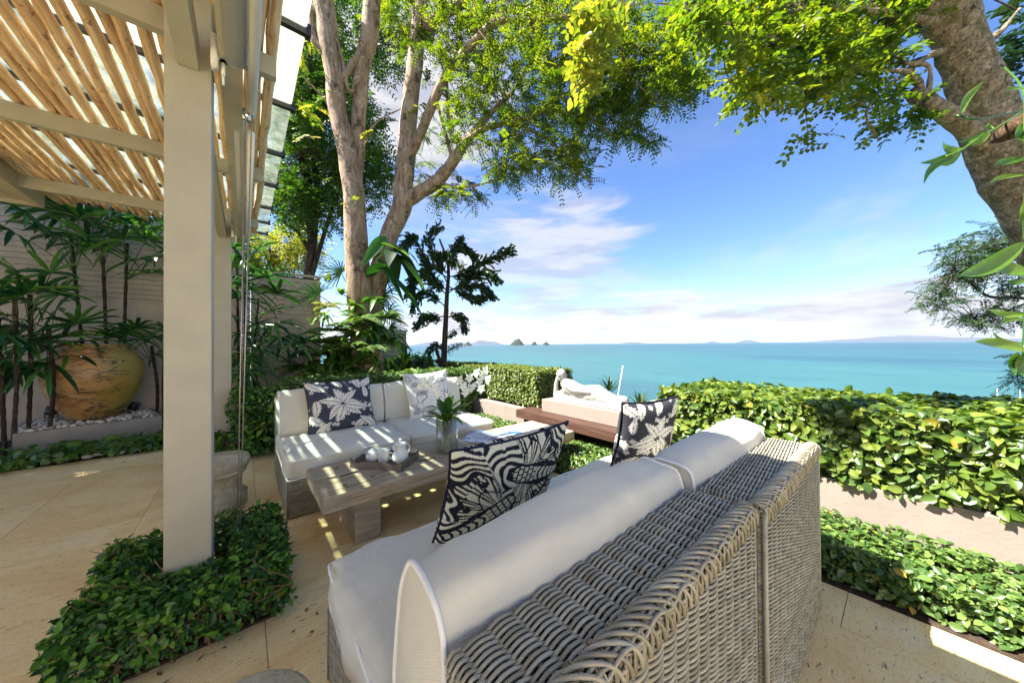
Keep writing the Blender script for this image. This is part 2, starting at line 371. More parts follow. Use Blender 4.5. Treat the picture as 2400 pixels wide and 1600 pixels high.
def mk_sea():
    m, n, o, P, Ob = start('sea_water')
    ln = n('ShaderNodeVectorMath', operation='LENGTH'); n.l(P, ln.inputs[0]); d = ln.outputs['Value']
    lg = n.math('LOGARITHM', d, 10.)
    big = n.noise(P, .0032, 6, .6); f = n.math('ADD', lg, n.math('MULTIPLY', n.math('SUBTRACT', big, .5), .9))
    t = n.mr(f, 1.9, 4.3)
    c = n.ramp(t, [(0., (.022, .094, .088)), (.3, (.019, .084, .086)), (.55, (.014, .055, .074)), (.8, (.011, .042, .072)), (1., (.022, .058, .088))])
    reef = n.mr(n.noise(P, .014, 5, .65), .55, .66, 0, .75); near = n.mr(d, 420, 120)
    c = n.mix(n.math('MULTIPLY', reef, near), c, (.032, .052, .075))
    st = n.noise(n.mapv(P, (.004, .0012, 1), (0, 0, radians(50))), 1., 5, .6); c = n.mix(n.mr(st, .5, .7, 0, .3), c, (.016, .062, .10))
    rip = n.math('ADD', n.noise(n.mapv(P, (1.2, .5, 1), (0, 0, radians(50))), .6, 5, .65), n.noise(n.mapv(P, (1., .4, 1), (0, 0, radians(40))), .12, 4, .6))
    c = n.mix(n.mr(rip, .75, 1.3, 0, .6), c, (.045, .115, .12)); wv2 = n.noise(n.mapv(P, (.05, .014, 1), (0, 0, radians(52))), 1., 6, .7); c = n.mix(n.mr(wv2, .45, .68, 0, .42), c, (.010, .040, .066)); wv3 = n.noise(n.mapv(P, (.011, .003, 1), (0, 0, radians(54))), 1., 6, .65); c = n.mix(n.mr(wv3, .46, .66, 0, .55), c, (.030, .105, .098)); pt = n.noise(n.mapv(P, (.0035, .0016, 1), (0, 0, radians(48))), 1., 5, .6); c = n.mix(n.mr(pt, .48, .66, 0, .5), c, (.010, .042, .066))
    b = n.pri(c, .42, n.bump(rip, .35, .5), .3); n.l(b, o.inputs[0]); return m
M_sea = mk_sea()
def mk_vcol(name, rough=.8, spec=.2, weave=True):
    m, n, o, P, Ob = start(name)
    a = n('ShaderNodeAttribute', attribute_name='Col').outputs['Color']
    a = n.mix(1., a, n.mr(n.noise(P, 40, 3), .3, .7, .92, 1.06), 'MULTIPLY')
    n.l(n.pri(a, rough, n.bump(n.noise(P, 300, 3), .15, .004) if weave else None, spec), o.inputs[0]); return m
M_print = mk_vcol('printed_cotton'); M_cover = mk_vcol('glossy_cover', .25, .5, False)
M_navy = simple('navy_piping', (.012, .013, .035), .7, .2)
M_blackpipe = simple('charcoal_piping', (.015, .015, .018), .7, .2)
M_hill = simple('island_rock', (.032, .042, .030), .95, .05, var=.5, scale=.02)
M_hillfar = simple('hazed_hill', (.035, .045, .065), .95, .05, var=.3, scale=.002)  # distance haze put into the base colour as a blue tint
M_ground = simple('hillside_soil', (.10, .10, .05), .95, .1, var=.4, scale=2)
def mk_pane(name, tcol, mixs):
    m, n, o, P, Ob = start(name)
    t = n('ShaderNodeBsdfTransparent'); t.inputs[0].default_value = (*tcol, 1)
    tl = n('ShaderNodeBsdfTranslucent'); tl.inputs[0].default_value = (.74, .74, .66, 1)
    df = n('ShaderNodeBsdfDiffuse'); df.inputs[0].default_value = (.7, .7, .66, 1)
    g = n('ShaderNodeBsdfGlossy', i_Roughness=.05)
    dirt = n.noise(P, 9, 7, .7); s1 = n('ShaderNodeMixShader'); n.l(n.mr(dirt, .3, .7, mixs[0], mixs[1]), s1.inputs[0]); n.l(t.outputs[0], s1.inputs[1])
    s0 = n('ShaderNodeMixShader', i_0=.18); n.l(tl.outputs[0], s0.inputs[1]); n.l(df.outputs[0], s0.inputs[2]); n.l(s0.outputs[0], s1.inputs[2])
    fr = n('ShaderNodeFresnel', i_IOR=1.4); s2 = n('ShaderNodeMixShader'); n.l(n.math('MULTIPLY', fr.outputs[0], .6), s2.inputs[0]); n.l(s1.outputs[0], s2.inputs[1]); n.l(g.outputs[0], s2.inputs[2])
    n.l(s2.outputs[0], o.inputs[0]); return m
M_frost = mk_pane('frosted_glass', (.80, .84, .80), (.93, 1.)); M_clear = mk_pane('clear_glass', (.80, .90, .84), (.03, .20))
def mk_vase():
    m, n, o, P, Ob = start('vase_glass')
    t = n('ShaderNodeBsdfTransparent'); t.inputs[0].default_value = (.86, .9, .84, 1)
    d = n.pri((.55, .57, .47), .2, None, .6); g = n('ShaderNodeBsdfGlossy', i_Roughness=.08)
    s = n('ShaderNodeMixShader'); n.l(n.mr(n.noise(n.mapv(P, (30, 30, 4)), 1, 3), .35, .65, .08, .42), s.inputs[0]); n.l(t.outputs[0], s.inputs[1]); n.l(d, s.inputs[2])
    fr = n('ShaderNodeLayerWeight', i_Blend=.45); s2 = n('ShaderNodeMixShader'); n.l(n.math('MULTIPLY', fr.outputs['Facing'], .75), s2.inputs[0]); n.l(s.outputs[0], s2.inputs[1]); n.l(g.outputs[0], s2.inputs[2])
    n.l(s2.outputs[0], o.inputs[0]); return m
M_vase = mk_vase()
M_water = simple('green_vase_water', (.10, .13, .045), .1, .5)
G_ring = leafmat('glossy_small_leaf', (.014, .06, .012), (.045, .15, .02), (.15, .32, .035), .30, .36, .4, yellow=(.30, .22, .02))
G_big = leafmat('broad_hedge_leaf', (.032, .075, .012), (.085, .145, .018), (.185, .235, .035), .32, .36, .55, yellow=(.35, .25, .03))
G_low = leafmat('low_hedge_leaf', (.04, .09, .02), (.085, .155, .035), (.17, .25, .06), .32, .36, .5, yellow=(.40, .26, .02))
G_fine = leafmat('clipped_hedge_leaf', (.045, .085, .016), (.11, .155, .026), (.22, .25, .05), .32, .4, .45)
G_palm = leafmat('palm_leaf', (.010, .05, .018), (.024, .105, .028), (.085, .22, .035), .22, .28, .6)
G_fern = leafmat('fern_leaf', (.035, .09, .018), (.075, .16, .025), (.19, .27, .05), .4, .45, .4)
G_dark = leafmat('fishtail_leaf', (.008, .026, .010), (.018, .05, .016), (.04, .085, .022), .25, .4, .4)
G_tree = leafmat('feathery_tree_leaf', (.026, .065, .008), (.075, .135, .012), (.18, .225, .018), .55, .5, .3, (1.5, 1.42, .3))
G_tree2 = leafmat('dense_tree_leaf', (.018, .06, .012), (.045, .115, .02), (.13, .21, .03), .42, .5, .3, (1.4, 1.4, .45))
G_right = leafmat('oval_tree_leaf', (.035, .08, .009), (.085, .145, .012), (.19, .235, .018), .58, .4, .4, (1.55, 1.5, .33), yellow=(.38, .36, .03))
G_yel = leafmat('yellow_tree_leaf', (.08, .14, .02), (.19, .24, .035), (.36, .34, .06), .5, .5, .3, (1.4, 1.3, .4))
G_feath = leafmat('grey_green_feather', (.02, .05, .025), (.04, .085, .04), (.085, .13, .05), .3, .5, .3)
G_orch = leafmat('orchid_leaf', (.03, .10, .012), (.07, .17, .02), (.15, .25, .03), .32, .32, .5)
G_pothos = leafmat('pothos_leaf', (.025, .09, .016), (.05, .15, .02), (.15, .26, .045), .3, .3, .55)
M_petal = simple('orchid_petal', (.80, .80, .70), .6, .3, var=.06, Subsurface_Weight=.0)
# ------------------------------------------------------------------ leaf geometry
def leaves(mb, P, D, Nn, Ls, Ws, fold=.25, curl=.15, rnd=None, wide=.45):
    """many folded leaves: P base, D axis, Nn face direction"""
    n = len(P)
    if n == 0: return
    D = unit(D); S = unit(np.cross(D, Nn)); U = np.cross(S, D)
    L_ = np.broadcast_to(Ls, (n,))[:, None]; W_ = np.broadcast_to(Ws, (n,))[:, None]
    b = P; tip = P+D*L_-U*L_*curl
    b = P; N_ = len(P); cols = [b[:, None]]
    r = rng.random(n) if rnd is None else rnd
    st = ((.25, .80), (.50, 1.), (.76, .66)) if wide < .6 else ((.30, .40), (.62, .85), (.86, 1.))
    if n > 40000: st = ((.33, .92), (.70, .76))
    V = [b]
    for t, wf in st:
        c = P+D*L_*t-U*L_*curl*t*t; V += [c-S*W_*.5*wf+U*W_*fold*wf, c, c+S*W_*.5*wf+U*W_*fold*wf]
    V.append(tip); v = np.stack(V, 1); m_ = v.shape[1]; k = np.arange(n)[:, None]*m_; q = []; ns = len(st)
    for i in range(ns-1):
        o = 1+3*i; q += [k+np.array([o, o+1, o+4, o+3]), k+np.array([o+1, o+2, o+5, o+4])]
    o = 1+3*(ns-1); e = m_-1
    tr = [k+np.array([0, 2, 1]), k+np.array([0, 3, 2]), k+np.array([o, o+1, e]), k+np.array([o+1, o+2, e])]
    mb.add(v.reshape(-1, 3), [np.concatenate(q), np.concatenate(tr)], np.repeat(r, m_))
def rand_dirs(n): return unit(rng.normal(size=(n, 3)))
def hedge_leaves(mb, box, n, L0, W0, top=1., sides=(1, 1, 1, 1), jit=.05, lump=.04, up=.5, rndpow=1.):
    x0, x1, y0, y1, z0, z1 = box; a = np.array([(x1-x0)*(y1-y0)*top, (y1-y0)*(z1-z0)*sides[0], (y1-y0)*(z1-z0)*sides[1], (x1-x0)*(z1-z0)*sides[2], (x1-x0)*(z1-z0)*sides[3]])
    cnt = (n*a/a.sum()).astype(int); Ps = []; Ns = []
    for i, c in enumerate(cnt):
        s, t = rng.random(c), rng.random(c)
        if i == 0: p = np.stack([x0+s*(x1-x0), y0+t*(y1-y0), np.full(c, z1)], 1); nn = (0, 0, 1)
        elif i == 1: p = np.stack([np.full(c, x0), y0+s*(y1-y0), z0+t*(z1-z0)], 1); nn = (-1, 0, 0)
        elif i == 2: p = np.stack([np.full(c, x1), y0+s*(y1-y0), z0+t*(z1-z0)], 1); nn = (1, 0, 0)
        elif i == 3: p = np.stack([x0+s*(x1-x0), np.full(c, y0), z0+t*(z1-z0)], 1); nn = (0, -1, 0)
        else: p = np.stack([x0+s*(x1-x0), np.full(c, y1), z0+t*(z1-z0)], 1); nn = (0, 1, 0)
        Ps.append(p); Ns.append(np.tile(np.array(nn, float), (c, 1)))
    P = np.concatenate(Ps); Nn = np.concatenate(Ns); n = len(P)
    lm = np.array([nz(p, 3.1)+.5*nz(p, 9.) for p in P])
    P = P+Nn*(lm*lump-np.abs(rng.normal(size=n))*jit)[:, None]
    # soften the corners
    c = np.array([(x0+x1)/2, (y0+y1)/2, (z0+z1)/2]); h = np.array([(x1-x0)/2, (y1-y0)/2, (z1-z0)/2]); q = np.abs(P-c)/h
    e = np.sort(q, 1)[:, 1]; P -= (P-c)*(np.clip(e-.8, 0, 1)*.18)[:, None]*(np.array([.25, .25, 1.]) if z1-z0 < .5 else 1)*min(1., .4/h.max()+.15)
    nrm = unit(Nn+rand_dirs(n)*.8+np.array([0, 0, up])); D = rand_dirs(n)+Nn*.35+np.array([0, 0, .1]); D -= nrm*np.sum(D*nrm, 1)[:, None]
    sz = np.clip(rng.normal(1, .36, n), .35, 1.9)
    leaves(mb, P, D, nrm, L0*sz, W0*sz, rnd=rng.random(n)**rndpow)
def twigs(mb, box, n, l=.15, r=.003):
    x0, x1, y0, y1, z0, z1 = box
    for _ in range(n):
        p = np.array([random.uniform(x0, x1), random.uniform(y0, y1), random.uniform(z0, z1)]); d = unit(np.array([random.gauss(0, 1), random.gauss(0, 1), random.gauss(.3, .5)]))
        a = p-d*l*.5; b = p+d*l*.5; m = (a+b)/2+rand_dirs(1)[0]*l*.12
        mb.tube([a, m, b], [r*1.3, r, r*.6], 4, cap=False)
# ------------------------------------------------------------------ ground, sea, hills
xs = np.concatenate([np.linspace(-40, 3.9, 30), np.linspace(4.3, 60, 40)]); ys = np.linspace(-60, 60, 60)
G = np.zeros((len(xs), len(ys), 3))
for i, x in enumerate(xs):
    for j, y in enumerate(ys):
        dd = max(0, x-4.4); G[i, j] = (x, y, max(-23.4, -.06-dd*.72+(nz((x, y, 0), .3)*.4 if dd > .5 else 0)))
tag(MB().grid(G, flip=True).build('ground', M_ground), 'earth sheet under the terrace falling to the sea', kind='structure')
R = np.concatenate([[18.], np.geomspace(25, 40000, 40)]); T = np.linspace(-pi/2-.6, pi/2+1.4, 90)
Gs = np.stack([np.stack([r*np.cos(T), r*np.sin(T), np.full(len(T), -23.)], -1) for r in R])
tag(MB().grid(Gs).build('sea', M_sea), 'calm turquoise sea reaching to the horizon', kind='structure')
# floor: base slab and travertine tiles
fl = bpy.data.objects.new('floor', None); col.objects.link(fl); tag(fl, 'pale travertine terrace floor', kind='structure')
tx = [-3.315]+[round(-2.64+.675*i, 3) for i in range(8)]
MB().box((-3.5, -4.6, -.055), (2.6, 6.1, -.012)).build('bedding', M_soil, fl)
k = 0
cols_ = [-3.975+.675*i for i in range(10)]
HOLES = [(-.50, .125, 1.93, 2.62), (-.50, .16, 5.05, 5.72)]
M_joint = simple('joint_grout', (.42, .31, .18), .9, .1)
MB().box((-3.5, -4.5, -.0115), (2.42, 6.0, -.004)).build('grout', M_joint, fl)
for i, x in enumerate(cols_):
    off = .0 if i % 2 else .675
    y = -2.6-off+.02
    rows = []; yy = 2.12+(.0 if i % 2 == 0 else .62)
    while yy > -4.5: yy -= 1.27
    while yy < 6.0:
        x1 = min(x+.675, 2.42); y1 = min(yy+1.27, 6.0); y0 = max(yy, -4.5); x0 = max(x, -3.5)
        if x1-x0 > .05 and y1-y0 > .05:
            bm = bmesh.new(); bmesh.ops.create_cube(bm, size=1)
            me = bpy.data.meshes.new('tile'); g = .0018; dz = random.uniform(-.0006, .0006)
            for v in bm.verts: v.co = Vector(((x0+x1)/2+v.co.x*(x1-x0-2*g), (y0+y1)/2+v.co.y*(y1-y0-2*g), -.002+v.co.z*.004+dz*0))
            for v in bm.verts: v.co.z = 0+dz if v.co.z > -.002 else -.0038
            bm.to_mesh(me); bm.free(); me.materials.append(M_trav)
            part('tile', me, None, fl)
        yy += 1.27
# soil beds
MB().box((2.42, -3, -.05), (2.98, 6.5, .004)).box((3.1, -3, -.05), (4.3, 8, .36)).build('soil_bed', M_soil)
tag(bpy.data.objects['soil_bed'], 'dark soil in the planting beds', kind='structure')
MB().box((-3.5, 6.0, -.05), (3.1, 8.0, .006)).box((-.49, 1.945, -.003), (.115, 2.61, .012)).box((-.49, 5.06, -.003), (.15, 5.71, .012)).build('soil_bed', M_soil)
tag(bpy.data.objects['soil_bed.001'], 'dark soil under the palms and post hedges', kind='structure')
# islands
def island(name, label, px0, px1, ytop, dist, m, group, seed, peaks):
    zs = -23.; a = ph(px0, 806, dist); b = ph(px1, 806, dist); hgt = (806-.0075*((px0+px1)/2-1200)-ytop)/F*dist*(.7 if dist > 9000 else .9)+23
    Vv = []; nx, ny = 60, 12; dirn = b-a; perp = unit(np.array([fwd[0], fwd[1], 0]))*np.linalg.norm(dirn)*.35
    for i in range(nx):
        t = i/(nx-1); row = []
        prof = sum(p[2]*math.exp(-((t-p[0])/p[1])**2) for p in peaks)*min(1, t*9, (1-t)*9)
        for j in range(ny):
            s = j/(ny-1)*2-1; base = a+dirn*t+perp*s
            h = max(0, prof*(1-s*s))*hgt*(1+.22*nz((t*14+seed, s*3, 0)))
            row.append((base[0], base[1], zs-2+h))
        Vv.append(row)
    Vv = np.array(Vv); o = MB().grid(Vv, flip=True).build(name, m, None, True)
    tag(o, label, 'island', group); return o
SM = 'rocky islets on the horizon'
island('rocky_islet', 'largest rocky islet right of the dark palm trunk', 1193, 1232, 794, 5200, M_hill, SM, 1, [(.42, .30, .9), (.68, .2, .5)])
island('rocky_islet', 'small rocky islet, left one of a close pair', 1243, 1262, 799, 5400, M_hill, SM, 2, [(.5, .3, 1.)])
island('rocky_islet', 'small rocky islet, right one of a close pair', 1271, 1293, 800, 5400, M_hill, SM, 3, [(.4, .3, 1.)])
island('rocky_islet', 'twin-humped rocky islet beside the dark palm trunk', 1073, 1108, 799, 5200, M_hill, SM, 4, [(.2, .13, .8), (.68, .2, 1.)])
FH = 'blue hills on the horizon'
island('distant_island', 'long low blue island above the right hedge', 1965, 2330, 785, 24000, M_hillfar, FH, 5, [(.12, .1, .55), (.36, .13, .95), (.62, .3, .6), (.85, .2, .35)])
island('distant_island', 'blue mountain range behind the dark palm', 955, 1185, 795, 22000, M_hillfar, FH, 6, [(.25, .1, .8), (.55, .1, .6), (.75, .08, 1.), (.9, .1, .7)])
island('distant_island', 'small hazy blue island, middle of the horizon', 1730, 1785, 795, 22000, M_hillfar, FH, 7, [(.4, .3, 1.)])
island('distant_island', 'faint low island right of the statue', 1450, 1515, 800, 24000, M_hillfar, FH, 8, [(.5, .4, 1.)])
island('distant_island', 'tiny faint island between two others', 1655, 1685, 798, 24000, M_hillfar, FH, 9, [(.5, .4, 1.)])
# ------------------------------------------------------------------ pergola
pg = thing('pergola', (-.7, 3.6, 0), 'taupe painted pergola roofed with peeled log poles and glass panes', 'pergola')
inv = Vector((-.7, 3.6, 0))
def pb(mb, name, m, smooth=False, parent=pg, origin=inv):
    o = mb.build(name, m, parent, smooth); o.matrix_parent_inverse = Matrix.Identity(4); o.location = -origin; return o
def bevbox(a, b, r=.004):
    bm = bmesh.new(); bmesh.ops.create_cube(bm, size=1); a = Vector(a); b = Vector(b)
    for v in bm.verts: v.co = Vector((a[i]+(v.co[i]+.5)*(b[i]-a[i]) for i in range(3)))
    bmesh.ops.bevel(bm, geom=bm.edges, offset=r, segments=2, affect='EDGES', profile=.6)
    m = MB(); vs_ = [tuple(v.co) for v in bm.verts]; m.add(vs_, [tuple(v.index for v in f.verts) for f in bm.faces], .5); bm.free(); return m
for y in (2.12, 5.2):
    pb(bevbox((-.28, y, 0), (-.12, y+.16, 2.97), .006), 'post', M_paint)
for a, b in (((-.237, -2., 2.60), (-.163, 2.117, 2.735)), ((-.237, 2.283, 2.60), (-.163, 5.197, 2.735)), ((-.09, -2., 2.63), (-.004, 5.46, 2.76))):
    pb(bevbox(a, b, .003), 'header_beam', M_paint)
for y in (-.8, .75, 2.285, 3.81, 5.37):
    pb(bevbox((-1.70, y, 2.84), (.145, y+.05, 2.955), .003), 'rafter', M_paint)
NP = 26
for i in range(NP):
    x = (-1.64+i*(1.655/(NP-3))+random.uniform(-.016, .016)) if i < NP-2 else (.065, .122)[i-NP+2]; y1 = 6.16+random.uniform(-.10, .16)
    n_ = 40; yy = np.linspace(-.9, y1, n_); s_ = random.random()*50; r0_ = random.uniform(.0255, .0315)
    P = np.stack([x+.019*np.array([nz((s_, y*.8, 0)) for y in yy])+.010*np.array([nz((s_, y*3.5, 2)) for y in yy]), yy, 2.984+.004*np.array([nz((s_, y*1.6, 5)) for y in yy])], 1)
    rr = r0_*(1+.22*np.array([nz((s_, y*4, 9)) for y in yy])+.10*np.array([max(0, nz((s_, y*7, 3))) for y in yy]))
    pb(MB().tube(P, rr, 9), 'log_pole', M_pole, True)
ge = [-1.0, -.15, .6, 1.35, 2.10, 2.84, 3.6, 4.35, 5.09, 5.72, 6.3]
for a, b in zip(ge[:-1], ge[1:]):
    pb(MB().box((-1.66, a+.008, 3.052), (.268, b-.008, 3.060)), 'glass_pane', M_frost if a < 2.8 else M_clear)
for y in ge:
    o = pb(MB().box((-1.66, y-.016, 3.018), (.262, y+.016, 3.048)).box((.262, y-.022, 3.012), (.288, y+.022, 3.075)).box((-1.66, y-.012, 3.062), (.262, y+.012, 3.068)), 'glazing_bar', M_black)
# roller blinds
def blind(y0, y1, zc, ycab, label):
    t = thing('roller_blind', (0, y1, 2.6), label, 'blind', 'roller blinds hung under the eave'); O = Vector((0, y1, 2.6))
    q = lambda mb, nm, m, sm=True: pb(mb, nm, m, sm, t, O)
    q(MB().tube([(-.035, y0, zc), (-.035, y1, zc)], .047, 24), 'cloth_roll', M_fabricroll)
    q(MB().tube([(.036, y0, zc-.035), (.036, y1+.34, zc-.035)], [.020, .020], 16), 'bottom_bar', M_white)
    q(MB().tube([(.036, y1+.34, zc-.035), (.036, y1+.375, zc-.035)], .015, 12).tube([(.012, y1+.37, zc-.02), (.012, y1+.37, zc-.075)], .021, 14).tube([(.012, y1+.37, zc-.04), (.038, y1+.365, zc-.04)], .009, 8), 'end_fitting', M_chrome)
    br = MB().tube([(-.035, y1, zc), (-.035, y1+.014, zc)], .043, 20).tube([(-.035, y1+.014, zc), (-.035, y1+.04, zc)], .026, 16)
    br.box((-.113, y1+.0, zc-.03), (-.035, y1+.03, zc+.0)).box((-.117, y1-.02, zc-.075), (-.092, y1+.045, zc+.06)).tube([(-.1, y1+.012, zc+.05), (-.06, y1+.02, zc+.02), (-.035, y1+.03, zc)], .012, 8)
    br.tube([(-.075, y1+.03, zc-.02), (-.075, y1+.03, zc-.085)], .008, 8)
    a = np.linspace(0, 2*pi, 14)[:-1]; br.tube(np.stack([np.full(13, -.075), y1+.03+.012*np.cos(a), zc-.11+.02*np.sin(a)], 1), .0055, 6, closed=True)
    q(br, 'crank_bracket', M_white)
    for dx in (-.004, .017): q(MB().tube([(.012+dx*1.3, y1+.37, zc-.06), (-.032+dx*.5, y1+.40, .03)], .0032, 6), 'guide_cable', M_steel)
blind(-.6, 2.0, 2.66, 2.6, 'white roller blind with cables running down beside the nearest post')
blind(2.62, 5.06, 2.675, 5.4, 'rolled blind farther along the eave towards the second post')
# ------------------------------------------------------------------ house eave on the left
hs_ = thing('house', (-3, 0, 0), 'taupe boarded house eave above the left edge of the terrace', 'house'); HO = Vector((-3, 0, 0))
hb = lambda mb, nm, m: pb(mb, nm, m, False, hs_, HO)
hb(MB().box((-4.4, -1, 2.86), (-1.72, 5.86, 3.2)), 'roof', M_board)
[hb(MB().box((-4.3, y, 0), (-4.15, y+.15, 2.86)), 'post', M_paint) for y in (-.9, 2.2, 5.6)]
hb(MB().box((-1.715, -1, 2.80), (-1.66, 5.90, 3.10)), 'fascia_board', M_board); hb(MB().box((-4.4, 5.862, 2.80), (-1.717, 5.90, 3.10)), 'fascia_board', M_board)
for i in range(24):
    x = -1.72-.11*(i+1); hb(MB().box((x+.003, -1, 2.838+random.uniform(-.001, .001)), (x+.107, 5.86, 2.858)), 'soffit_board', M_board)
hb(MB().box((-4.4, -4.8, 0), (3.2, -4.6, 3.2)), 'bounce_wall', M_bouncewall)  # unseen wall added behind the camera to bounce sunlight into the shade
# ------------------------------------------------------------------ fence and garden wall behind
fw = thing('garden_wall', (-1.5, 8, 0), 'plain taupe rendered wall under the slat screen behind the palms', 'wall')
def at(o_): return Vector(o_.location)
def fb(t, mb, nm, m, sm=False): return pb(mb, nm, m, sm, t, at(t))
fb(fw, MB().box((-5.5, 8.0, 0), (-1.352, 8.2, 2.0)).box((-1.348, 8.0, 0), (.09, 8.2, 2.0)), 'wall_body', M_render)
M_gapshade = simple('gap_shade_dark', (.05, .04, .03), .9, .1)
def slat_screen(name, label, x0, x1, z0, z1, y, pitch, ends):
    t = thing(name, (x0, y, z0), label, 'fence', 'timber slat screens')
    z = z0; base = None
    while z+pitch*.9 < z1:
        if base is None: base = fb(t, MB().box((x0, y, 0+z0), (x1, y+.02, z0+pitch-.006)), 'slat', M_slat); me = base.data; zb = z
        else:
            o = part('slat', me, None, t); o.location = Vector((-x0, -y, -z0))+Vector((0, random.uniform(-.002, .002), z-zb))
        z += pitch
    fb(t, MB().box((x0+.005, y+.0215, z0+.01), (x1-.005, y+.0265, z1-.03)), 'gap_shade_sheet', M_gapshade)  # dark sheet added behind the slats so the gaps look shaded
    fb(t, MB().box((x0-.01, y-.03, z1-.01), (x1+.02, y+.05, z1+.03)), 'cap_rail', M_slat)
    for x in ends: fb(t, MB().box((x-.03, y+.028, 0), (x+.03, y+.09, z1-.012)), 'post', M_slat)
    return t
slat_screen('slat_fence', 'taupe slat screen above the rendered wall behind the tall palms', -5.5, .09, 1.999, 3.42, 8.0, .082, (-5, -4, -3, -2, -1, 0))
slat_screen('slat_fence', 'taupe slat screen standing free left of the big tree', .10, 1.27, .25, 2.75, 8.0, .094, (.14, 1.24))
slat_screen('slat_fence', 'low slat screen half hidden behind the ferns of the big tree', 2.0, 3.0, .2, 1.62, 7.6, .094, (2.04, 2.97))
# ------------------------------------------------------------------ planter walls, bench
for (y0, y1, lb) in ((3.36, 7.9, 'low cream planter wall left of the statue, under the clipped hedge'), (-4, 1.32, 'low cream planter wall on the right, under the broad-leaved hedge')):
    t = thing('planter_wall', (2.98, y0, 0), lb, 'wall', 'cream planter walls'); m = bevbox((2.98, y0, 0), (3.10, y1, .40), .012); fb(t, m, 'wall_body', M_cream)
bn = thing('hardwood_bench', (2.85, 1.33, 0), 'long reddish hardwood bench between the planter walls', 'bench')
for i, x in enumerate((2.845, 2.985, 3.125, 3.265, 3.405, 3.545, 3.685, 3.825)):
    fb(bn, bevbox((x, 1.33 if i < 1 else 1.335, .385), (x+.132, 3.352, .42+.002*(i % 2)), .004), 'plank', M_hard)
fb(bn, bevbox((2.83, 1.33, .315), (2.843, 3.352, .412), .003).box((2.9, 1.45, .30), (3.9, 1.53, .383)).box((2.9, 3.15, .30), (3.9, 3.23, .383)), 'apron', M_hard)
for y in (1.45, 3.15):
    for x in (2.95, 3.8): fb(bn, MB().box((x, y, 0), (x+.08, y+.08, .30)), 'leg', M_hard)
pl = thing('statue_plinth', (3.0, 1.88, .423), 'cream block plinth on the hardwood bench under the white statue', 'plinth')
fb(pl, bevbox((3.0, 1.86, .423), (3.52, 3.03, .58), .006), 'block', M_cream)
# ------------------------------------------------------------------ statue
def blob_mesh(name, caps, voxel, m, parent, smooth_it=6):
    mb = MB()
    for (a, b, ra, rb) in caps:
        a = np.array(a, float); b = np.array(b, float); nseg = 6
        mb.tube(np.array([a+(b-a)*t for t in np.linspace(0, 1, nseg)]), np.linspace(ra, rb, nseg), 14)
        for c, r in ((a, ra), (b, rb)):
            th = np.linspace(-pi/2, pi/2, 9); mb.lathe([(max(1e-4, r*.999*cos(t)), r*.999*sin(t)) for t in th], 14, c)
    o = mb.build(name, m, parent, True)
    rm = o.modifiers.new('r', 'REMESH'); rm.mode = 'VOXEL'; rm.voxel_size = voxel; rm.use_smooth_shade = True
    sm = o.modifiers.new('s', 'SMOOTH'); sm.iterations = smooth_it; sm.factor = .5
    dg = bpy.context.evaluated_depsgraph_get(); dg.update(); ev = o.evaluated_get(dg); me = bpy.data.meshes.new_from_object(ev)
    o.modifiers.clear(); old = o.data; o.data = me; bpy.data.meshes.remove(old)
    if not me.materials: me.materials.append(m)
    for p in me.polygons: p.use_smooth = True
    return o
stt = thing('reclining_statue', (3.22, 2.38, .58), 'white statue of a reclining figure, head propped on its hand', 'statue')
# local frame: +y towards the head (left in the photograph), +z up, -x towards the terrace
B = [((0, .42, .20), (0, .36, .17), .075, .085), ((0, .36, .165), (.0, .20, .125), .098, .085), ((0, .20, .12), (0, .04, .11), .085, .10), ((0, .04, .115), (0, -.06, .12), .105, .11),
     ((0, -.06, .12), (-.02, -.25, .085), .10, .072), ((-.02, -.25, .085), (-.02, -.43, .06), .07, .05), ((0, -.05, .06), (.0, -.28, .05), .09, .062), ((0, -.28, .05), (0, -.47, .04), .055, .042),
     ((-.02, -.43, .06), (-.05, -.52, .045), .042, .028), ((0, -.47, .04), (-.03, -.55, .03), .04, .028), ((-.03, -.36, .10), (-.03, -.44, .105), .045, .04),
     ((0, .42, .22), (-.02, .465, .275), .042, .04), ((-.02, .47, .30), (-.025, .48, .325), .062, .066), ((-.03, .465, .275), (-.035, .47, .265), .045, .038),
     ((-.02, .43, .10), (-.05, .555, .035), .042, .036), ((-.05, .555, .035), (-.055, .545, .20), .036, .026), ((-.055, .54, .20), (-.05, .525, .275), .026, .022),
     ((-.07, .36, .20), (-.10, .22, .15), .042, .034), ((-.10, .22, .15), (-.11, .05, .155), .032, .026), ((-.11, .05, .155), (-.11, -.03, .15), .024, .02),
     ((-.05, .50, .03), (-.05, -.40, .02), .03, .03), ((0, .45, .03), (.02, -.5, .02), .05, .05), ((.0, .50, .345), (.01, .50, .36), .035, .03)]
bo = blob_mesh('body', B, .0085, M_plaster, stt, 5)
fb(stt, MB(), 'x', M_plaster) if 0 else None
fz = MB(); 
for (c, r) in (((-.088, .492, .318), .008), ((-.086, .455, .318), .008)):
    th = np.linspace(-pi/2, pi/2, 7); fz.lathe([(max(1e-4, r*cos(t)), r*.6*sin(t)) for t in th], 10, c)
fz.tube([(-.088, .473, .325), (-.098, .472, .298)], [.006, .009], 8).tube([(-.086, .483, .277), (-.09, .472, .275), (-.086, .461, .277)], [.003, .005, .003], 6)
fz.build('face_features', M_plaster, stt, True)
fb(stt, MB().tube([(3.2, 1.93, .586), (3.2, 2.95, .586)], 0.001, 4), 'base_slab', M_plaster) if 0 else None
a_ = np.linspace(0, 2*pi, 40)[:-1]; ov = np.stack([.15*np.sign(np.cos(a_))*np.abs(np.cos(a_))**.6+.0, .60*np.sign(np.sin(a_))*np.abs(np.sin(a_))**.75, np.zeros(39)], 1)
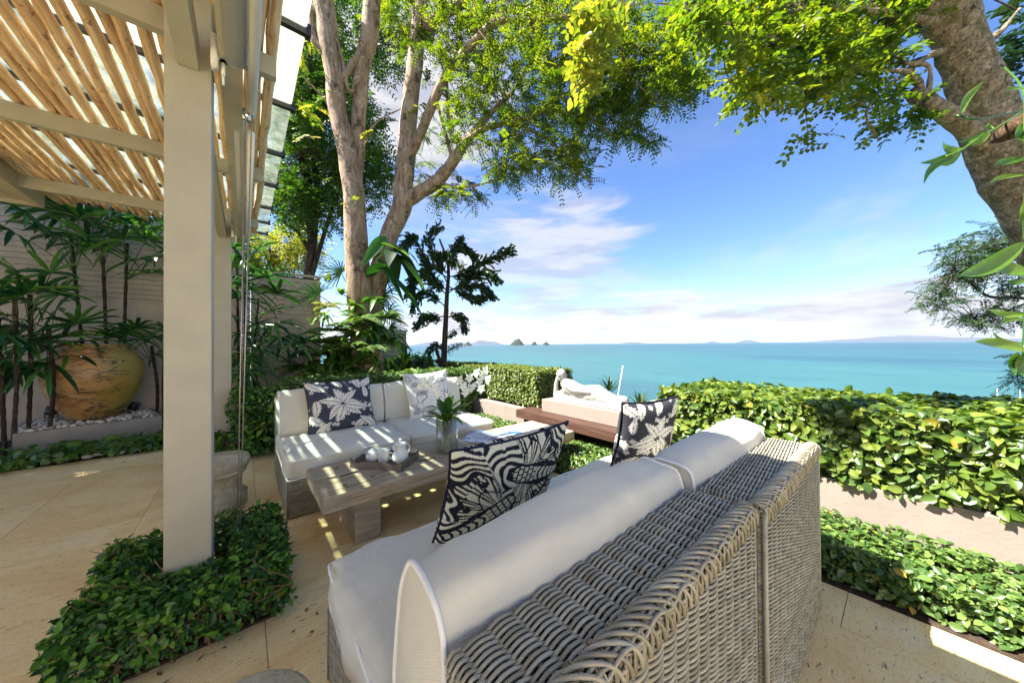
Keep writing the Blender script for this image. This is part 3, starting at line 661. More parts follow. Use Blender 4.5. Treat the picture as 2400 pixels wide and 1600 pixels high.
sb = MB(); v0 = np.concatenate([ov+(0, 0, .0), ov*(.98, .98, 1)+(0, 0, .02), ov*(.90, .95, 1)+(0, 0, .034)])
fs_ = [np.array([(i+k*39, (i+1) % 39+k*39, (i+1) % 39+(k+1)*39, i+(k+1)*39) for k in range(2) for i in range(39)]), (np.arange(39)+78)[None]]
sb.add(v0, fs_).build('base_slab', M_plaster, stt)
MB().add(np.concatenate([ov*(1.01, 1.005, 1)+(0, 0, .0005), ov*(1.01, 1.005, 1)+(0, 0, .006)]), [np.array([(i, (i+1) % 39, (i+1) % 39+39, i+39) for i in range(39)]), (np.arange(39)+39)[None]]).build('base_seam', M_black, stt)
# slender white pole out beyond the bench
pa, pb_ = pz(1449, 915, .6), None
P0 = ph(1447, 935, 5.2); P1 = ph(1460, 857, 5.2)
tag(MB().tube([P0+(P0-P1)*3.0, P0, P1], [.008, .008, .006], 8).build('white_mast', M_white, None, True), 'thin white pole slanting up behind the statue legs', 'pole')
# ------------------------------------------------------------------ sofas
def strands(mb, O, S, T, Nv, Ls, Lt, pitch, stake, r, sides=6, per=4, ends=0.0, amp=.95):
    """basket weave on a rectangle: weft strands along S stacked along T, bulging along Nv over and under the stakes"""
    O, S, T, Nv = (np.array(a, float) for a in (O, S, T, Nv))
    nr = max(1, int(round(Lt/pitch))); pitch = Lt/nr; ns = max(1, int(round(Ls/stake))); stake = Ls/ns
    m = ns*per+1; x = np.linspace(0, Ls, m)
    j = np.arange(nr); w_ = np.cos(pi*x[None]/stake+pi*j[:, None]); w_ = np.sign(w_)*np.abs(w_)**.8
    off = amp*r*w_
    if ends: off = off-np.clip(1-np.minimum(x, Ls-x)/ends, 0, 1)[None]**2*ends*.8
    tt = (j[:, None]+.5)*pitch+rng.normal(0, r*.10, (nr, 1))+0*x[None]
    C = O+S*x[None, :, None]+T*tt[..., None]+Nv*off[..., None]
    # slope of the strand for a properly tilted section
    g = np.gradient(off, x, axis=1); n2 = unit(Nv-S*g[..., None])
    a = np.arange(sides)*2*pi/sides
    V = C[:, :, None]+r*(np.cos(a)[:, None]*T+0*C[:, :, None])+r*np.sin(a)[:, None]*n2[:, :, None]
    jj, ii, kk = np.meshgrid(np.arange(nr), np.arange(m-1), np.arange(sides), indexing='ij'); k2 = (kk+1) % sides
    b = jj*m*sides
    q = np.stack([b+ii*sides+kk, b+ii*sides+k2, b+(ii+1)*sides+k2, b+(ii+1)*sides+kk], -1).reshape(-1, 4)
    if np.dot(np.cross(T, Nv), S) < 0: q = q[:, ::-1]
    mb.add(V.reshape(-1, 3), [q], np.repeat(rng.random(nr), m*sides))
    for i in range(1, ns):
        for d in (-.35, .35):
            p = O+S*(i*stake+d*r*2); mb.tube([p, p+T*Lt], r*.8, 5, cap=False)
W_, DEP, BH, BT, SH = .945, 1.15, .80, .175, .285
def cushion_mesh(h, r, bul, seed, n=26, wr=.006, pinch=0.):
    g = np.linspace(-1, 1, n); A, B = np.meshgrid(g, g, indexing='ij'); fs, vs_ = [], []
    for ax in range(3):
        for sgn in (-1, 1):
            p = np.empty((n, n, 3)); p[..., ax] = sgn; p[..., (ax+1) % 3] = A; p[..., (ax+2) % 3] = B
            i, j = np.meshgrid(np.arange(n-1), np.arange(n-1), indexing='ij'); q = np.stack([i*n+j, (i+1)*n+j, (i+1)*n+j+1, i*n+j+1], -1).reshape(-1, 4)
            if sgn < 0: q = q[:, ::-1]
            fs.append(q+sum(len(v) for v in vs_)); vs_.append(p.reshape(-1, 3))
    P = np.concatenate(vs_); Fq = np.concatenate(fs); _, ix, iv = np.unique(np.round(P, 5), axis=0, return_index=True, return_inverse=True)
    P = P[ix]; Fq = iv.reshape(-1)[Fq]
    h = np.array(h); X = np.sign(P)*np.abs(P)**.85*h; q = np.clip(X, -(h-r), h-r); d = X-q; l = np.linalg.norm(d, axis=1)[:, None]; X = np.where(l > 1e-9, q+d/np.maximum(l, 1e-9)*np.minimum(l, r), X)
    e = 1-np.abs(P)**2.2
    for ax in range(3):
        o1, o2 = (ax+1) % 3, (ax+2) % 3; X[:, ax] += np.sign(P[:, ax])*np.abs(P[:, ax])**3*bul[ax]*e[:, o1]*e[:, o2]
    for i in range(len(X)):
        p = Vector(X[i]); k1 = noise.noise(p*4.+Vector((seed, 0, 0))); k2 = noise.noise(Vector((p.x*7, p.y*16, p.z*7))+Vector((0, seed, 0)))
        X[i] *= 1+(k1*wr*1.4+k2*wr*.6)/max(.08, min(h))*.35
        X[i, 2] += wr*(k1*.9+k2*.45); X[i, 1] += wr*.5*k2
    return X, Fq
def piping(h, r, z, seed, axis=2, rad=.0054, n=90):
    a1, a2 = [i for i in range(3) if i != axis]; t = np.linspace(0, 2*pi, n, endpoint=False)
    c, s = np.cos(t), np.sin(t); k = np.maximum(np.abs(c), np.abs(s)); P = np.zeros((n, 3)); c, s = c/k, s/k
    X = np.stack([np.sign(c)*np.abs(c)**.85*h[a1], np.sign(s)*np.abs(s)**.85*h[a2]], 1); lim = np.array([h[a1]-r*1.2, h[a2]-r*1.2]); q = np.clip(X, -lim, lim); d = X-q; l = np.linalg.norm(d, axis=1)[:, None]
    X = np.where(l > 1e-9, q+d/np.maximum(l, 1e-9)*np.minimum(l, r*1.2), X)
    P[:, a1], P[:, a2] = X[:, 0], X[:, 1]; P[:, axis] = z
    for i in range(n): P[i] += .006*Vector((nz(P[i]*5+seed), nz(P[i]*5+seed+9), nz(P[i]*7+seed+20)))
    m = MB(); m.tube(P, rad, 6, closed=True); return m
def sofa_module(loc, rz, label, near, seed):
    t = thing('sofa_module', loc, label, 'sofa', 'wicker sofa modules around the table', rz)
    sd, pr = (6, 4) if near else (5, 3)
    core = MB().box((.012, .012, .02), (W_-.012, BT-.012, BH-.012)).box((.012, .012, .02), (W_-.012, DEP-.012, SH-.01)); core.build('shade_core', M_wcore, t)  # dark brown boxes standing in for the shade behind the weave
    wb = MB()
    p_, st_, r_ = (.0064, .056, .0037) if near else (.0095, .056, .0058)
    if near:   # back face and top of the back
        strands(wb, (0, .006, .012), (1, 0, 0), (0, 0, 1), (0, -1, 0), W_, BH-.03, p_, st_, r_, sd, 7, ends=.012, amp=1.85)
        for i in range(38): pass
        strands(wb, (0, -.002, BH-.008), (1, 0, 0), (0, 1, 0), (0, 0, 1), W_, BT+.012, .0057, .056, .0035, 7, 8, ends=.02, amp=2.1)
        strands(wb, (0, BT-.006, BH-.21), (1, 0, 0), (0, 0, 1), (0, 1, 0), W_, .2, p_, st_, r_, 5, 3)
        # braided outer edge
        for x in np.arange(-.05, W_-.01, .028):
            a = np.array([(x, .046, BH-.006), (x+.022, .034, BH+.004), (x+.050, .016, BH+.004), (x+.074, .002, BH-.006), (x+.088, -.006, BH-.026), (x+.096, -.004, BH-.05)]); a[:, 0] = np.clip(a[:, 0]+random.uniform(-.003, .003), .002, W_-.002); wb.tube(spline(a, 12), .0042, 6)
            a = np.array([(x+.05, .052, BH-.002), (x+.05, .03, BH-.002), (x+.05, .006, BH-.004), (x+.05, -.002, BH-.02), (x+.05, .0, BH-.06)]); a[:, 0] = np.clip(a[:, 0], .004, W_-.01)
            for d in (0, .006): wb.tube(spline(a+np.array([d, 0, 0]), 9), .0026, 5)
    else:
        strands(wb, (0, .004, .012), (1, 0, 0), (0, 0, 1), (0, -1, 0), W_, BH-.03, .016, .056, .007, 4, 3)
        strands(wb, (0, BT+.006, BH-.004), (0, -1, 0), (1, 0, 0), (0, 0, 1), BT+.006, W_, .016, .03, .0055, 5, 3)
    for sx, nx in ((.005, -1), (W_-.005, 1)):
        strands(wb, (sx, 0, .012), (0, 1, 0), (0, 0, 1), (nx, 0, 0), BT, BH-.024, p_, st_, r_, sd, 3, ends=.01)
        strands(wb, (sx, BT, .012), (0, 1, 0), (0, 0, 1), (nx, 0, 0), DEP-BT, SH-.014, p_, st_, r_, sd, 3, ends=.01)
    strands(wb, (0, DEP-.005, .012), (1, 0, 0), (0, 0, 1), (0, 1, 0), W_, SH-.014, p_, st_, r_, sd, pr, ends=.01)
    for y in (0, DEP):
        for x in (.004, W_-.004):
            wb.tube([(x, y+(.004 if y == 0 else -.004), .005), (x, y+(.004 if y == 0 else -.004), BH-.02 if y == 0 else SH-.01)], .0075, 7)
    o = wb.build('wicker_weave', M_wick, t, True); o['kind'] = 'stuff'
    # seat cushion
    h = (W_/2-.004, (DEP-BT)/2+.006, .088); X, Fq = cushion_mesh(h, .034, (.014, .016, .034), seed, 34, .011)
    sc_o = MB().add(X, [Fq]).build('seat_cushion', M_cush, t, True, (W_/2, BT+(DEP-BT)/2+.012, SH+.086))
    for z in (.064, -.074):
        piping((h[0]+.004, h[1]+.006, h[2]), .032, z, seed).build('piping', M_pipe, sc_o, True)
    hx, hy, hz = W_/2-.010,   .122, .205; nx_, na = 44, 48; xs_ = np.linspace(-1, 1, nx_); an = np.linspace(0, 2*pi, na, endpoint=False)
    cs, sn = np.sign(np.cos(an))*np.abs(np.cos(an))**.44, np.sign(np.sin(an))*np.abs(np.sin(an))**.46
    V = np.zeros((nx_, na, 3))
    for i, x in enumerate(xs_):
        k = 1-abs(x)**3; zz = sn*hz*(1+.10*k)+.0; yy = cs*hy*(1+.20*k)*(1-.30*(sn*.5+.5)**1.3)
        for a in range(na):
            q = Vector((x*hx*3.2+seed, yy[a]*9, zz[a]*9)); w1 = noise.noise(q); w2 = noise.noise(Vector((x*hx*15+seed, yy[a]*6, zz[a]*10)))*max(0, abs(x)-.55)*2
            w3 = noise.noise(Vector((x*hx*5+seed, zz[a]*22+x*3, yy[a]*5)))*.5; e = 1+.045*w1+.07*w2+.035*w3*(.3+abs(x)); V[i, a] = (x*hx, yy[a]*e, zz[a]*e+.012*noise.noise(Vector((x*2.1, seed, 0)))*k)
    m = MB(); q = np.concatenate([V, V[:, :1]], 1); m.grid(q, .5, flip=True)
    rings = [V[0]*0+V[0].mean(0)+(V[0]-V[0].mean(0))*r_+np.array([-(1-r_**2)*.022, 0, 0]) for r_ in (1., .8, .55, .3, .02)]
    rings2 = [V[-1].mean(0)+(V[-1]-V[-1].mean(0))*r_+np.array([(1-r_**2)*.022, 0, 0]) for r_ in (1., .8, .55, .3, .02)]
    for rr, f_ in ((rings, True), (rings2, False)):
        a_ = np.array([np.concatenate([r_, r_[:1]]) for r_ in rr]); m.grid(a_, .5, flip=not f_)
    bc = m.build('back_cushion', M_cush, t, True, (W_/2, BT+.137, SH+.165+.205)); bc.rotation_euler = (radians(6), 0, 0)
    for e in (0, -1): MB().tube(V[e]*(1.0, 1.015, 1.01)+.004*np.array([[nz(p*14.), nz(p*11.+3), nz(p*13.+7)] for p in V[e]]), .0058, 6, closed=True).build('piping', M_pipe, bc, True)
    return t
sofa_module((.25, .294, 0), 0, 'nearest wicker sofa module, the one the moth cushion stands on', True, 1)
sofa_module((1.212, .272, 0), 0, 'near wicker sofa module by the right planter, its back cushion in sunlight', True, 14)
sofa_module((1.187, 4.085, 0), pi, 'far wicker sofa module beside the stone stool, striped with sun', False, 27)
sofa_module((2.145, 4.085, 0), pi, 'far wicker sofa module whose right seat half is in full sun', False, 41)
# ------------------------------------------------------------------ printed cushions
def seg_d(x, y, pts):
    d = np.full(x.shape, 9.); 
    for (a, b), (c, e) in zip(pts[:-1], pts[1:]):
        vx, vy = c-a, e-b; t = np.clip(((x-a)*vx+(y-b)*vy)/(vx*vx+vy*vy+1e-9), 0, 1); d = np.minimum(d, np.hypot(x-a-t*vx, y-b-t*vy))
    return d
def pat_moth(x, y):
    x = x*1.18; cream = np.array((.66, .62, .47)); dark = np.array((.011, .012, .021))
    wob = .05*np.sin(7*x+2*y)+.035*np.sin(11*y-3*x+1)
    val = np.zeros(x.shape); dm = np.full(x.shape, 9.); inside = np.zeros(x.shape, bool)
    for (cx, cy, ang, s) in ((-.36, -.10, radians(215), 1.30), (.10, .46, radians(-16), 1.30), (1.28, -.05, radians(80), .9)):
        dx, dy = x-cx, y-cy; p = dx*cos(ang)+dy*sin(ang); q = -dx*sin(ang)+dy*cos(ang)
        r = np.hypot(p+.05*s, q); th = np.arctan2(np.abs(q), p+.05*s)
        Rw = s*(.66+.10*np.cos(th*5)+.05*np.sin(th*13))*np.clip((th-.16)/.2, 0, 1)*np.clip((2.05-th)/.25, 0, 1)
        taper = np.clip(1-np.abs(p/s-.22)/.62, .0, 1)
        bw = .15*s*taper**.5
        d = np.minimum(r-Rw, np.hypot(np.maximum(np.abs(p/s-.2)-.5, 0), np.maximum(np.abs(q)-bw, 0)))
        ins = d < 0; new = ins & ~inside
        wing = np.zeros(x.shape)
        cell = np.mod(th*4.1+.12*np.sin(r*8), 1.); vein = (np.abs(cell-.5) < .40); wing[vein] = 1
        hatch = np.sin(th*62+np.floor(r*4)*1.7) > -.15
        zone = ((r/np.maximum(Rw, .01) > .72) | (np.mod(np.floor(th*4.1), 2) == 1)) & vein; wing[zone] = hatch[zone]
        wing[(r/np.maximum(Rw, .01) > .93)] = 0
        wing[np.hypot(r-.47*s, (th-.72)*.5*s) < .05*s] = 0; wing[np.hypot(r-.5*s, (th-1.55)*.5*s) < .045*s] = 0
        wing[np.abs(r-.36*s-.1*np.sin(th*6)) < .018] = 0
        body = np.abs(q) < bw*1.15; body &= (p/s > -.32) & (p/s < .74)
        seg = (np.mod(p/s*8.2-.9*(q/s)**2*8, 1.) < .62) & (np.abs(q) < bw*.8); seg2 = (np.mod(p/s*11, 1.) < .7) & (np.mod(q/s*11+.5*np.floor(p/s*11), 1.) < .72) & (np.abs(q) < bw*.85)
        bv = np.where(p/s < .12, seg2, seg)
        w2 = np.where(body, bv, wing); val[new] = w2[new]; inside |= ins; dm = np.minimum(dm, np.maximum(d, 0))
    for (cx, cy, ang, s) in ((-.36, -.10, radians(215), 1.30), (.10, .46, radians(-16), 1.30)):
        dx, dy = x-cx, y-cy; p = (dx*cos(ang)+dy*sin(ang))/s; q = (-dx*sin(ang)+dy*cos(ang))/s
        bw = np.where(p < .14, .105*np.clip((p+.26)/.12, 0, 1)**.5, .095*np.clip(1-(p-.14)/.75, 0, 1)**.6); body = (p > -.26) & (p < .74) & (np.abs(q) < bw+.028)
        sg = (np.mod(p*9.5-q*q*60, 1.) < .64) & (np.abs(q) < bw) & (p > .14); th_ = (np.mod(p*13, 1.) < .72) & (np.mod(q*13+.5*np.floor(p*13), 1.) < .76) & (np.abs(q) < bw) & (p <= .14)
        val[body] = (sg | th_)[body]; inside |= body
    st = np.sin((dm+wob*.8)*52) > .0
    val[~inside] = st[~inside]; val[(~inside) & (dm < .03)] = 0
    return dark+(cream-dark)*val[..., None]
def leaf_shape(x, y, bx, by, ang, ln, wd, bend):
    dx, dy = x-bx, y-by; p = (dx*cos(ang)+dy*sin(ang))/ln; q = (-dx*sin(ang)+dy*cos(ang))/ln; q = q-bend*p*p
    t = np.clip(p, 0, 1); saw = np.mod(t*7+.0, 1.); wdt = 1.42*wd*np.sin(pi*np.clip(t, 0, 1)**.75)**.8*(.62+.5*saw)
    ins = (p > 0) & (p < 1) & (np.abs(q) < wdt); mid = ins & (np.abs(q) < .022) & (np.mod(t*22, 1) < .75) & (t < .85)
    return ins, mid, (p > -.03) & (p < 1.03) & (np.abs(q) < wdt+.03)
def pat_leaf(x, y, bg, seed):
    rs = random.Random(seed); v = np.zeros(x.shape)
    for _ in range(46):
        fx, fy, a = rs.uniform(-1.1, 1.1), rs.uniform(-1.1, 1.1), rs.random()*6; dx, dy = x-fx, y-fy; r = np.hypot(dx, dy); th = np.arctan2(dy, dx)
        v[(r < .075*(.55+.45*np.abs(np.cos(th*2+a)))) & (r > .016)] = .85
    L_ = [(0.02, .02, 100, .62, .17, .25), (0, .02, 62, .60, .17, -.3), (-.05, .0, 150, .66, .18, .25), (0, -.02, 8, .62, .17, -.3), (-.05, -.05, 215, .6, .17, .3), (0, -.05, 262, .66, .18, -.2), (.05, -.05, 305, .62, .17, .25), (.05, -.03, 335, .75, .15, .2),
          (-.95, .95, 300, .62, .18, .3), (-.8, .2, 285, .6, .18, -.3), (-1., -.3, 300, .62, .18, .3), (-.5, -1.05, 95, .5, .2, .3), (.35, -1.05, 70, .55, .18, -.3), (.95, -1., 120, .62, .18, .3), (1.0, .95, 230, .62, .18, -.3), (.5, 1.05, 260, .5, .2, .3), (-.2, 1.1, 285, .5, .18, .2), (.75, .15, 80, .5, .16, .3), (-.8, -.95, 20, .5, .18, .3), (1.05, -.1, 200, .3, .2, .1)]
    for (a, b, c, d, e, g) in L_:
        ins, mid, halo = leaf_shape(x, y, a, b, radians(c), d, e, g); v[halo] = 0; v[ins] = 1; v[mid] = 0
    cream = np.array((.70, .66, .60)); bg = np.array(bg); return bg+(cream-bg)*v[..., None]
def pat_sketch(x, y):
    rs = random.Random(4); base = np.array((.72, .69, .65)); v = np.zeros(x.shape)
    for _ in range(26):
        px, py, a = rs.uniform(-1, 1), rs.uniform(-1, 1), rs.random()*6; pts = [(px, py)]
        for _ in range(9): a += rs.uniform(-.8, .8); px += .09*cos(a); py += .09*sin(a); pts.append((px, py))
        v = np.maximum(v, (seg_d(x, y, pts) < rs.uniform(.010, .022))*rs.uniform(.5, .9))
    for (bx, by, s, sy) in ((-.45, .05, .26, .10), (-.35, .62, .14, .2), (-.9, .75, .16, .2), (-.1, -.72, .2, .09), (.35, -.62, .2, .13), (-.7, .45, .15, .12), (.55, .55, .22, .13), (.6, -.8, .2, .1), (-.75, -.65, .15, .13)):
        r = np.hypot((x-bx)/s, (y-by)/sy); tex = np.sin(x*60+7*np.sin(y*31))*np.sin(y*70+5*np.sin(x*23)) > -.1+rs.uniform(-.3, .2); v = np.maximum(v, ((r < 1) & tex)*.75)
    d = np.array((.10, .10, .12)); return base+(d-base)*v[..., None]
def pillow(name, label, corners, thick, pat, patb, pipem, group='printed cushions on the sofas', nx=150, ny=125):
    """corners: bottom-left, bottom-right, top-left, top-right in the world, as seen from the front"""
    BLc, BRc, TLc, TRc = (np.array(c, float) for c in corners); cen = (BLc+BRc+TLc+TRc)/4
    ex = (BRc-BLc+TRc-TLc)/4; ey = (TLc-BLc+TRc-BRc)/4; en = unit(np.cross(ex, ey))
    s = np.linspace(-1, 1, nx); t = np.linspace(-1, 1, ny); A, B = np.meshgrid(s, t, indexing='ij')
    th = pinch = None
    rim = (1-A**2)*(1-B**2); th = thick*np.clip(rim, 0, 1)**.45
    px = A*(1-.085*(1-B**2)**1.0*np.abs(A)**1.5); py = B*(1-.10*(1-A**2)*np.abs(B)**1.5)
    wrk = np.array([[noise.noise(Vector((a*2.3, b*2.3, thick*50)))*.012+noise.noise(Vector((a*6, b*6, 3)))*.004 for b in t] for a in s])*np.clip(rim*3, 0, 1)
    t_ = thing(name, tuple(cen), label, 'cushion', group); out = []
    base = ex*px[..., None]+ey*py[..., None]
    m = MB()
    m.grid(base+en*(th+wrk)[..., None], .5, pat(A, B).reshape(-1, 3)); m.build('printed_front', M_print, t_, True)
    sl = (slice(None, None, 2), slice(None, None, 2)) if patb is None else (slice(None), slice(None))
    Ab, Bb = A[sl], B[sl]; Vb = (base-en*th[..., None])[sl]
    m = MB(); m.grid(Vb, .5, (patb or pat)(Ab, Bb).reshape(-1, 3), flip=True); m.build('printed_back', M_print, t_, True)
    e = np.concatenate([base[:, 0], base[-1, 1:], base[::-1, -1][1:], base[0, ::-1][1:-1]])[::3]
    MB().tube(e, .0055, 6, closed=True).build('piping', pipem, t_, True); return t_
pillow('moth_cushion', 'black and cream cushion printed with large moths on the nearest sofa', [(1.20, 1.245, .45), (.60, 1.245, .47), (1.215, 1.025, .945), (.558, 1.055, .90)], .105, lambda a, b: pat_moth(a, b), lambda a, b: pat_moth(-a, b), M_navy, nx=230, ny=190)
lf = lambda bg, sd: (lambda a, b: pat_leaf(a, b, bg, sd))
pillow('leaf_cushion', 'charcoal cushion with cream leaves, on the near sofa before the statue', [(2.36, 1.11, .47), (1.86, 1.25, .47), (2.355, 1.02, .935), (1.875, 1.16, .915)], .10, lf((.035, .035, .045), 3), None, M_blackpipe, nx=180, ny=150)
pillow('leaf_cushion', 'dark blue cushion with cream leaves, left on the far sofa', [(.447, 3.46, .465), (1.045, 3.46, .465), (.425, 3.63, .945), (1.03, 3.63, .972)], .11, lf((.045, .05, .075), 5), None, M_blackpipe, nx=180, ny=150)
pillow('sketch_cushion', 'pale cushion with grey plant sketches, right on the far sofa', [(1.42, 3.47, .465), (1.945, 3.47, .465), (1.375, 3.63, .955), (1.94, 3.63, 1.0)], .10, pat_sketch, None, M_pipe, nx=150, ny=125)
# ------------------------------------------------------------------ timber table
tb = thing('timber_table', (1.5, 2.5, 0), 'low weathered timber slab table between the sofas', 'table')
def slab(x0, x1, y0, y1, z0, z1, seed, nx=60, ny=10):
    m = MB(); g = [np.linspace(x0, x1, nx), np.linspace(y0, y1, ny)]
    A, B = np.meshgrid(*g, indexing='ij'); ed = lambda x, k: .010*nz((x*2.2, k, seed))+.006*nz((x*9, k, seed))
    Yl = np.array([ed(x, 1) for x in g[0]])[:, None]; Yh = np.array([ed(x, 7) for x in g[0]])[:, None]
    tt = (B-y0)/(y1-y0); Y = B+Yl*(1-tt)+Yh*tt
    ends = .012*np.array([nz((y*5, 3, seed)) for y in g[1]])[None]; X = A+ends*(np.abs((A-x0)/(x1-x0)-.5)*2)**8
    top = np.stack([X, Y, np.full(A.shape, z1)+np.array([[.0025*nz((x*3, y*14, seed)) for y in g[1]] for x in g[0]])], -1)
    bot = np.stack([X, Y, np.full(A.shape, z0)], -1)
    m.grid(top); m.grid(bot, flip=True)
    for (P, Q, fl_) in ((top[:, 0], bot[:, 0], False), (top[:, -1], bot[:, -1], True)):
        mid = [P+(Q-P)*k for k in np.linspace(0, 1, 6)]; M_ = np.stack(mid, 1); d = -1 if not fl_ else 1
        for i in range(M_.shape[0]):
            for k in range(1, 5): M_[i, k, 1] += d*(.006+.014*nz((M_[i, k, 0]*6, k*.9, seed+3)))
        m.grid(M_, flip=not fl_)
    for (P, Q, fl_) in ((top[0], bot[0], True), (top[-1], bot[-1], False)):
        m.grid(np.stack([P+(Q-P)*k for k in np.linspace(0, 1, 4)], 1), flip=not fl_)
    return m
fb(tb, slab(.357, 2.62, 2.185, 2.498, .305, .400, 1), 'plank', M_tbl); fb(tb, slab(.352, 2.60, 2.503, 2.80, .303, .399, 9), 'plank', M_tbl)
for x in (.553, 2.15): fb(tb, bevbox((x, 2.285, 0), (x+.165, 2.70, .304), .008), 'leg', M_tbl)
M_peg = simple('dowel_end', (.24, .15, .085), .8, .2, var=.3, scale=40)
for (x, y) in ((.50, 2.30), (.52, 2.66), (.68, 2.33), (2.28, 2.32), (2.46, 2.42), (2.3, 2.62), (2.44, 2.7)):
    fb(tb, MB().tube([(x, y, .39), (x, y, .4045)], .015, 14), 'peg', M_peg)
M_crack = simple('crack_shadow', (.06, .035, .02), .95, .1)
for (x, y, l, a) in ((.50, 2.46, .13, 20), (1.02, 2.40, .16, -8), (1.9, 2.35, .3, 4)):
    pts = [(x+i*l/7*cos(radians(a)), y+i*l/7*sin(radians(a))+.006*random.uniform(-1, 1), .4035) for i in range(8)]
    fb(tb, MB().tube(pts, [.001, .0035, .0025, .004, .0025, .004, .002, .001], 5), 'crack', M_crack)
# ------------------------------------------------------------------ tray and tea things
M_china = simple('white_china', (.78, .77, .74), .12, .6, var=.02)
M_tray = simple('grey_tray_wood', (.15, .12, .095), .6, .3, var=.2, scale=18, bump=.2)
tr = thing('serving_tray', (.832, 2.532, .403), 'small grey wooden tray with scalloped sides holding white tea ware', 'tray', rz=radians(-50.6))
def tray_side(L_, hh, th, axis, off):
    n_ = 41; x = np.linspace(-L_/2, L_/2, n_); s = np.abs(x)/(L_/2)
    z = .045+.012*np.exp(-((x)/(L_*.10))**2)*1.0+.022*np.clip((s-.80)/.2, 0, 1)**1.5-.010*np.exp(-((s-.72)/.12)**2)
    V = np.zeros((n_, 4, 3))
    for k, (t, zz) in enumerate(((-1, 0*z), (-1, z), (1, z), (1, 0*z))):
        V[:, k, axis] = x; V[:, k, 1-axis] = off+t*th/2; V[:, k, 2] = zz
    m = MB().grid(V, flip=(axis == 1)); a = V[0]; b = V[-1]; m.add(a, [(0, 1, 2, 3)] if axis == 0 else [(3, 2, 1, 0)]); m.add(b, [(3, 2, 1, 0)] if axis == 0 else [(0, 1, 2, 3)]); return m
MB().box((-.205, -.135, 0), (.205, .135, .008)).build('tray_base', M_tray, tr)
for y in (-.129, .129): tray_side(.41, .05, .008, 0, y).build('tray_side', M_tray, tr)
for x in (-.201, .201): tray_side(.25, .05, .008, 1, x).build('tray_side', M_tray, tr)
def on_tray(x, y): p = rotz(radians(-50.6))@np.array([x, y, 0]); return (.832+p[0], 2.532+p[1], .4125)
G_ = 'white tea ware on the tray'
t = thing('sugar_bowl', on_tray(-.115, .005), 'squat white lidded sugar bowl with a spoon, left on the tray', 'bowl', G_)
MB().lathe([(.03, 0), (.046, .006), (.050, .03), (.047, .052), (.045, .056), (.042, .052), (.044, .03), (.03, .012)], 32).build('bowl_body', M_china, t, True)
ld = MB().lathe([(.044, .0), (.045, .003), (.032, .012), (.012, .017), (.008, .020), (.0085, .025), (.011, .029), (.009, .034), (.001, .036)], 28); o = ld.build('lid', M_china, t, True, (0.004, .0, .060)); o.rotation_euler = (radians(7), radians(-5), 0)
MB().tube(spline([(-.03, .015, .05), (-.055, -.02, .072), (-.075, -.045, .078)], 10), [.003]*10, 6).build('spoon', M_chrome, t, True)
MB().tube(spline([(.044, .02, .045), (.066, .03, .04), (.062, .028, .018), (.045, .02, .014)], 14), .005, 8).build('handle', M_china, t, True)
t = thing('milk_jug', on_tray(-.01, -.005), 'plain white open cup standing between the bowl and the jug', 'cup', G_)
MB().lathe([(.036, 0), (.040, .004), (.043, .045), (.045, .085), (.046, .090), (.043, .088), (.040, .05), (.034, .010)], 32).build('cup_body', M_china, t, True)
MB().tube(spline([(.026, -.034, .072), (.045, -.058, .066), (.046, -.060, .035), (.027, -.036, .022)], 16), .005, 8).build('handle', M_china, t, True)
t = thing('coffee_pot', on_tray(.115, .015), 'tallest white lidded jug at the right end of the tray', 'jug', G_)
MB().lathe([(.040, 0), (.052, .006), (.060, .03), (.058, .055), (.046, .085), (.039, .105), (.042, .122), (.050, .134), (.049, .138), (.04, .134)], 36).build('pot_body', M_china, t, True)
MB().lathe([(.051, .0), (.052, .004), (.03, .013), (.012, .017), (.008, .02), (.009, .026), (.012, .031), (.009, .037), (.001, .039)], 30).build('lid', M_china, t, True, (0, 0, .137))
MB().tube(spline([(.040, .012, .118), (.072, .02, .112), (.082, .022, .075), (.056, .016, .035)], 18), .0065, 8).build('handle', M_china, t, True)
MB().tube(spline([(-.04, -.01, .10), (-.055, -.014, .118), (-.062, -.016, .136)], 8), np.linspace(.014, .009, 8), 10).build('spout', M_china, t, True)
# ------------------------------------------------------------------ magazines
def magazine(label, c, z, th, fn):
    c = np.array(c); o = thing('magazine', (*c.mean(0), z), label, 'magazine', 'magazines on the timber table'); cc = c-c.mean(0); n_ = 90
    s = np.linspace(0, 1, n_); A, B = np.meshgrid(s, s, indexing='ij')
    xy = (1-A)[..., None]*(1-B)[..., None]*cc[0]+A[..., None]*(1-B)[..., None]*cc[1]+A[..., None]*B[..., None]*cc[2]+(1-A)[..., None]*B[..., None]*cc[3]
    V = np.concatenate([xy, np.full((n_, n_, 1), th)+.004*np.sin(pi*A)[..., None]*(1-B)[..., None]*0], -1)
    MB().grid(V, .5, fn(A, B).reshape(-1, 3)).build('cover', M_cover, o)
    b = np.concatenate([cc, np.zeros((4, 1))], 1); t_ = b+(0, 0, th-.0004)
    MB().add(np.concatenate([b, t_]), [(0, 3, 2, 1), (4, 5, 6, 7), (0, 1, 5, 4), (1, 2, 6, 5), (2, 3, 7, 6), (3, 0, 4, 7)]).build('pages', M_pipe, o); return o
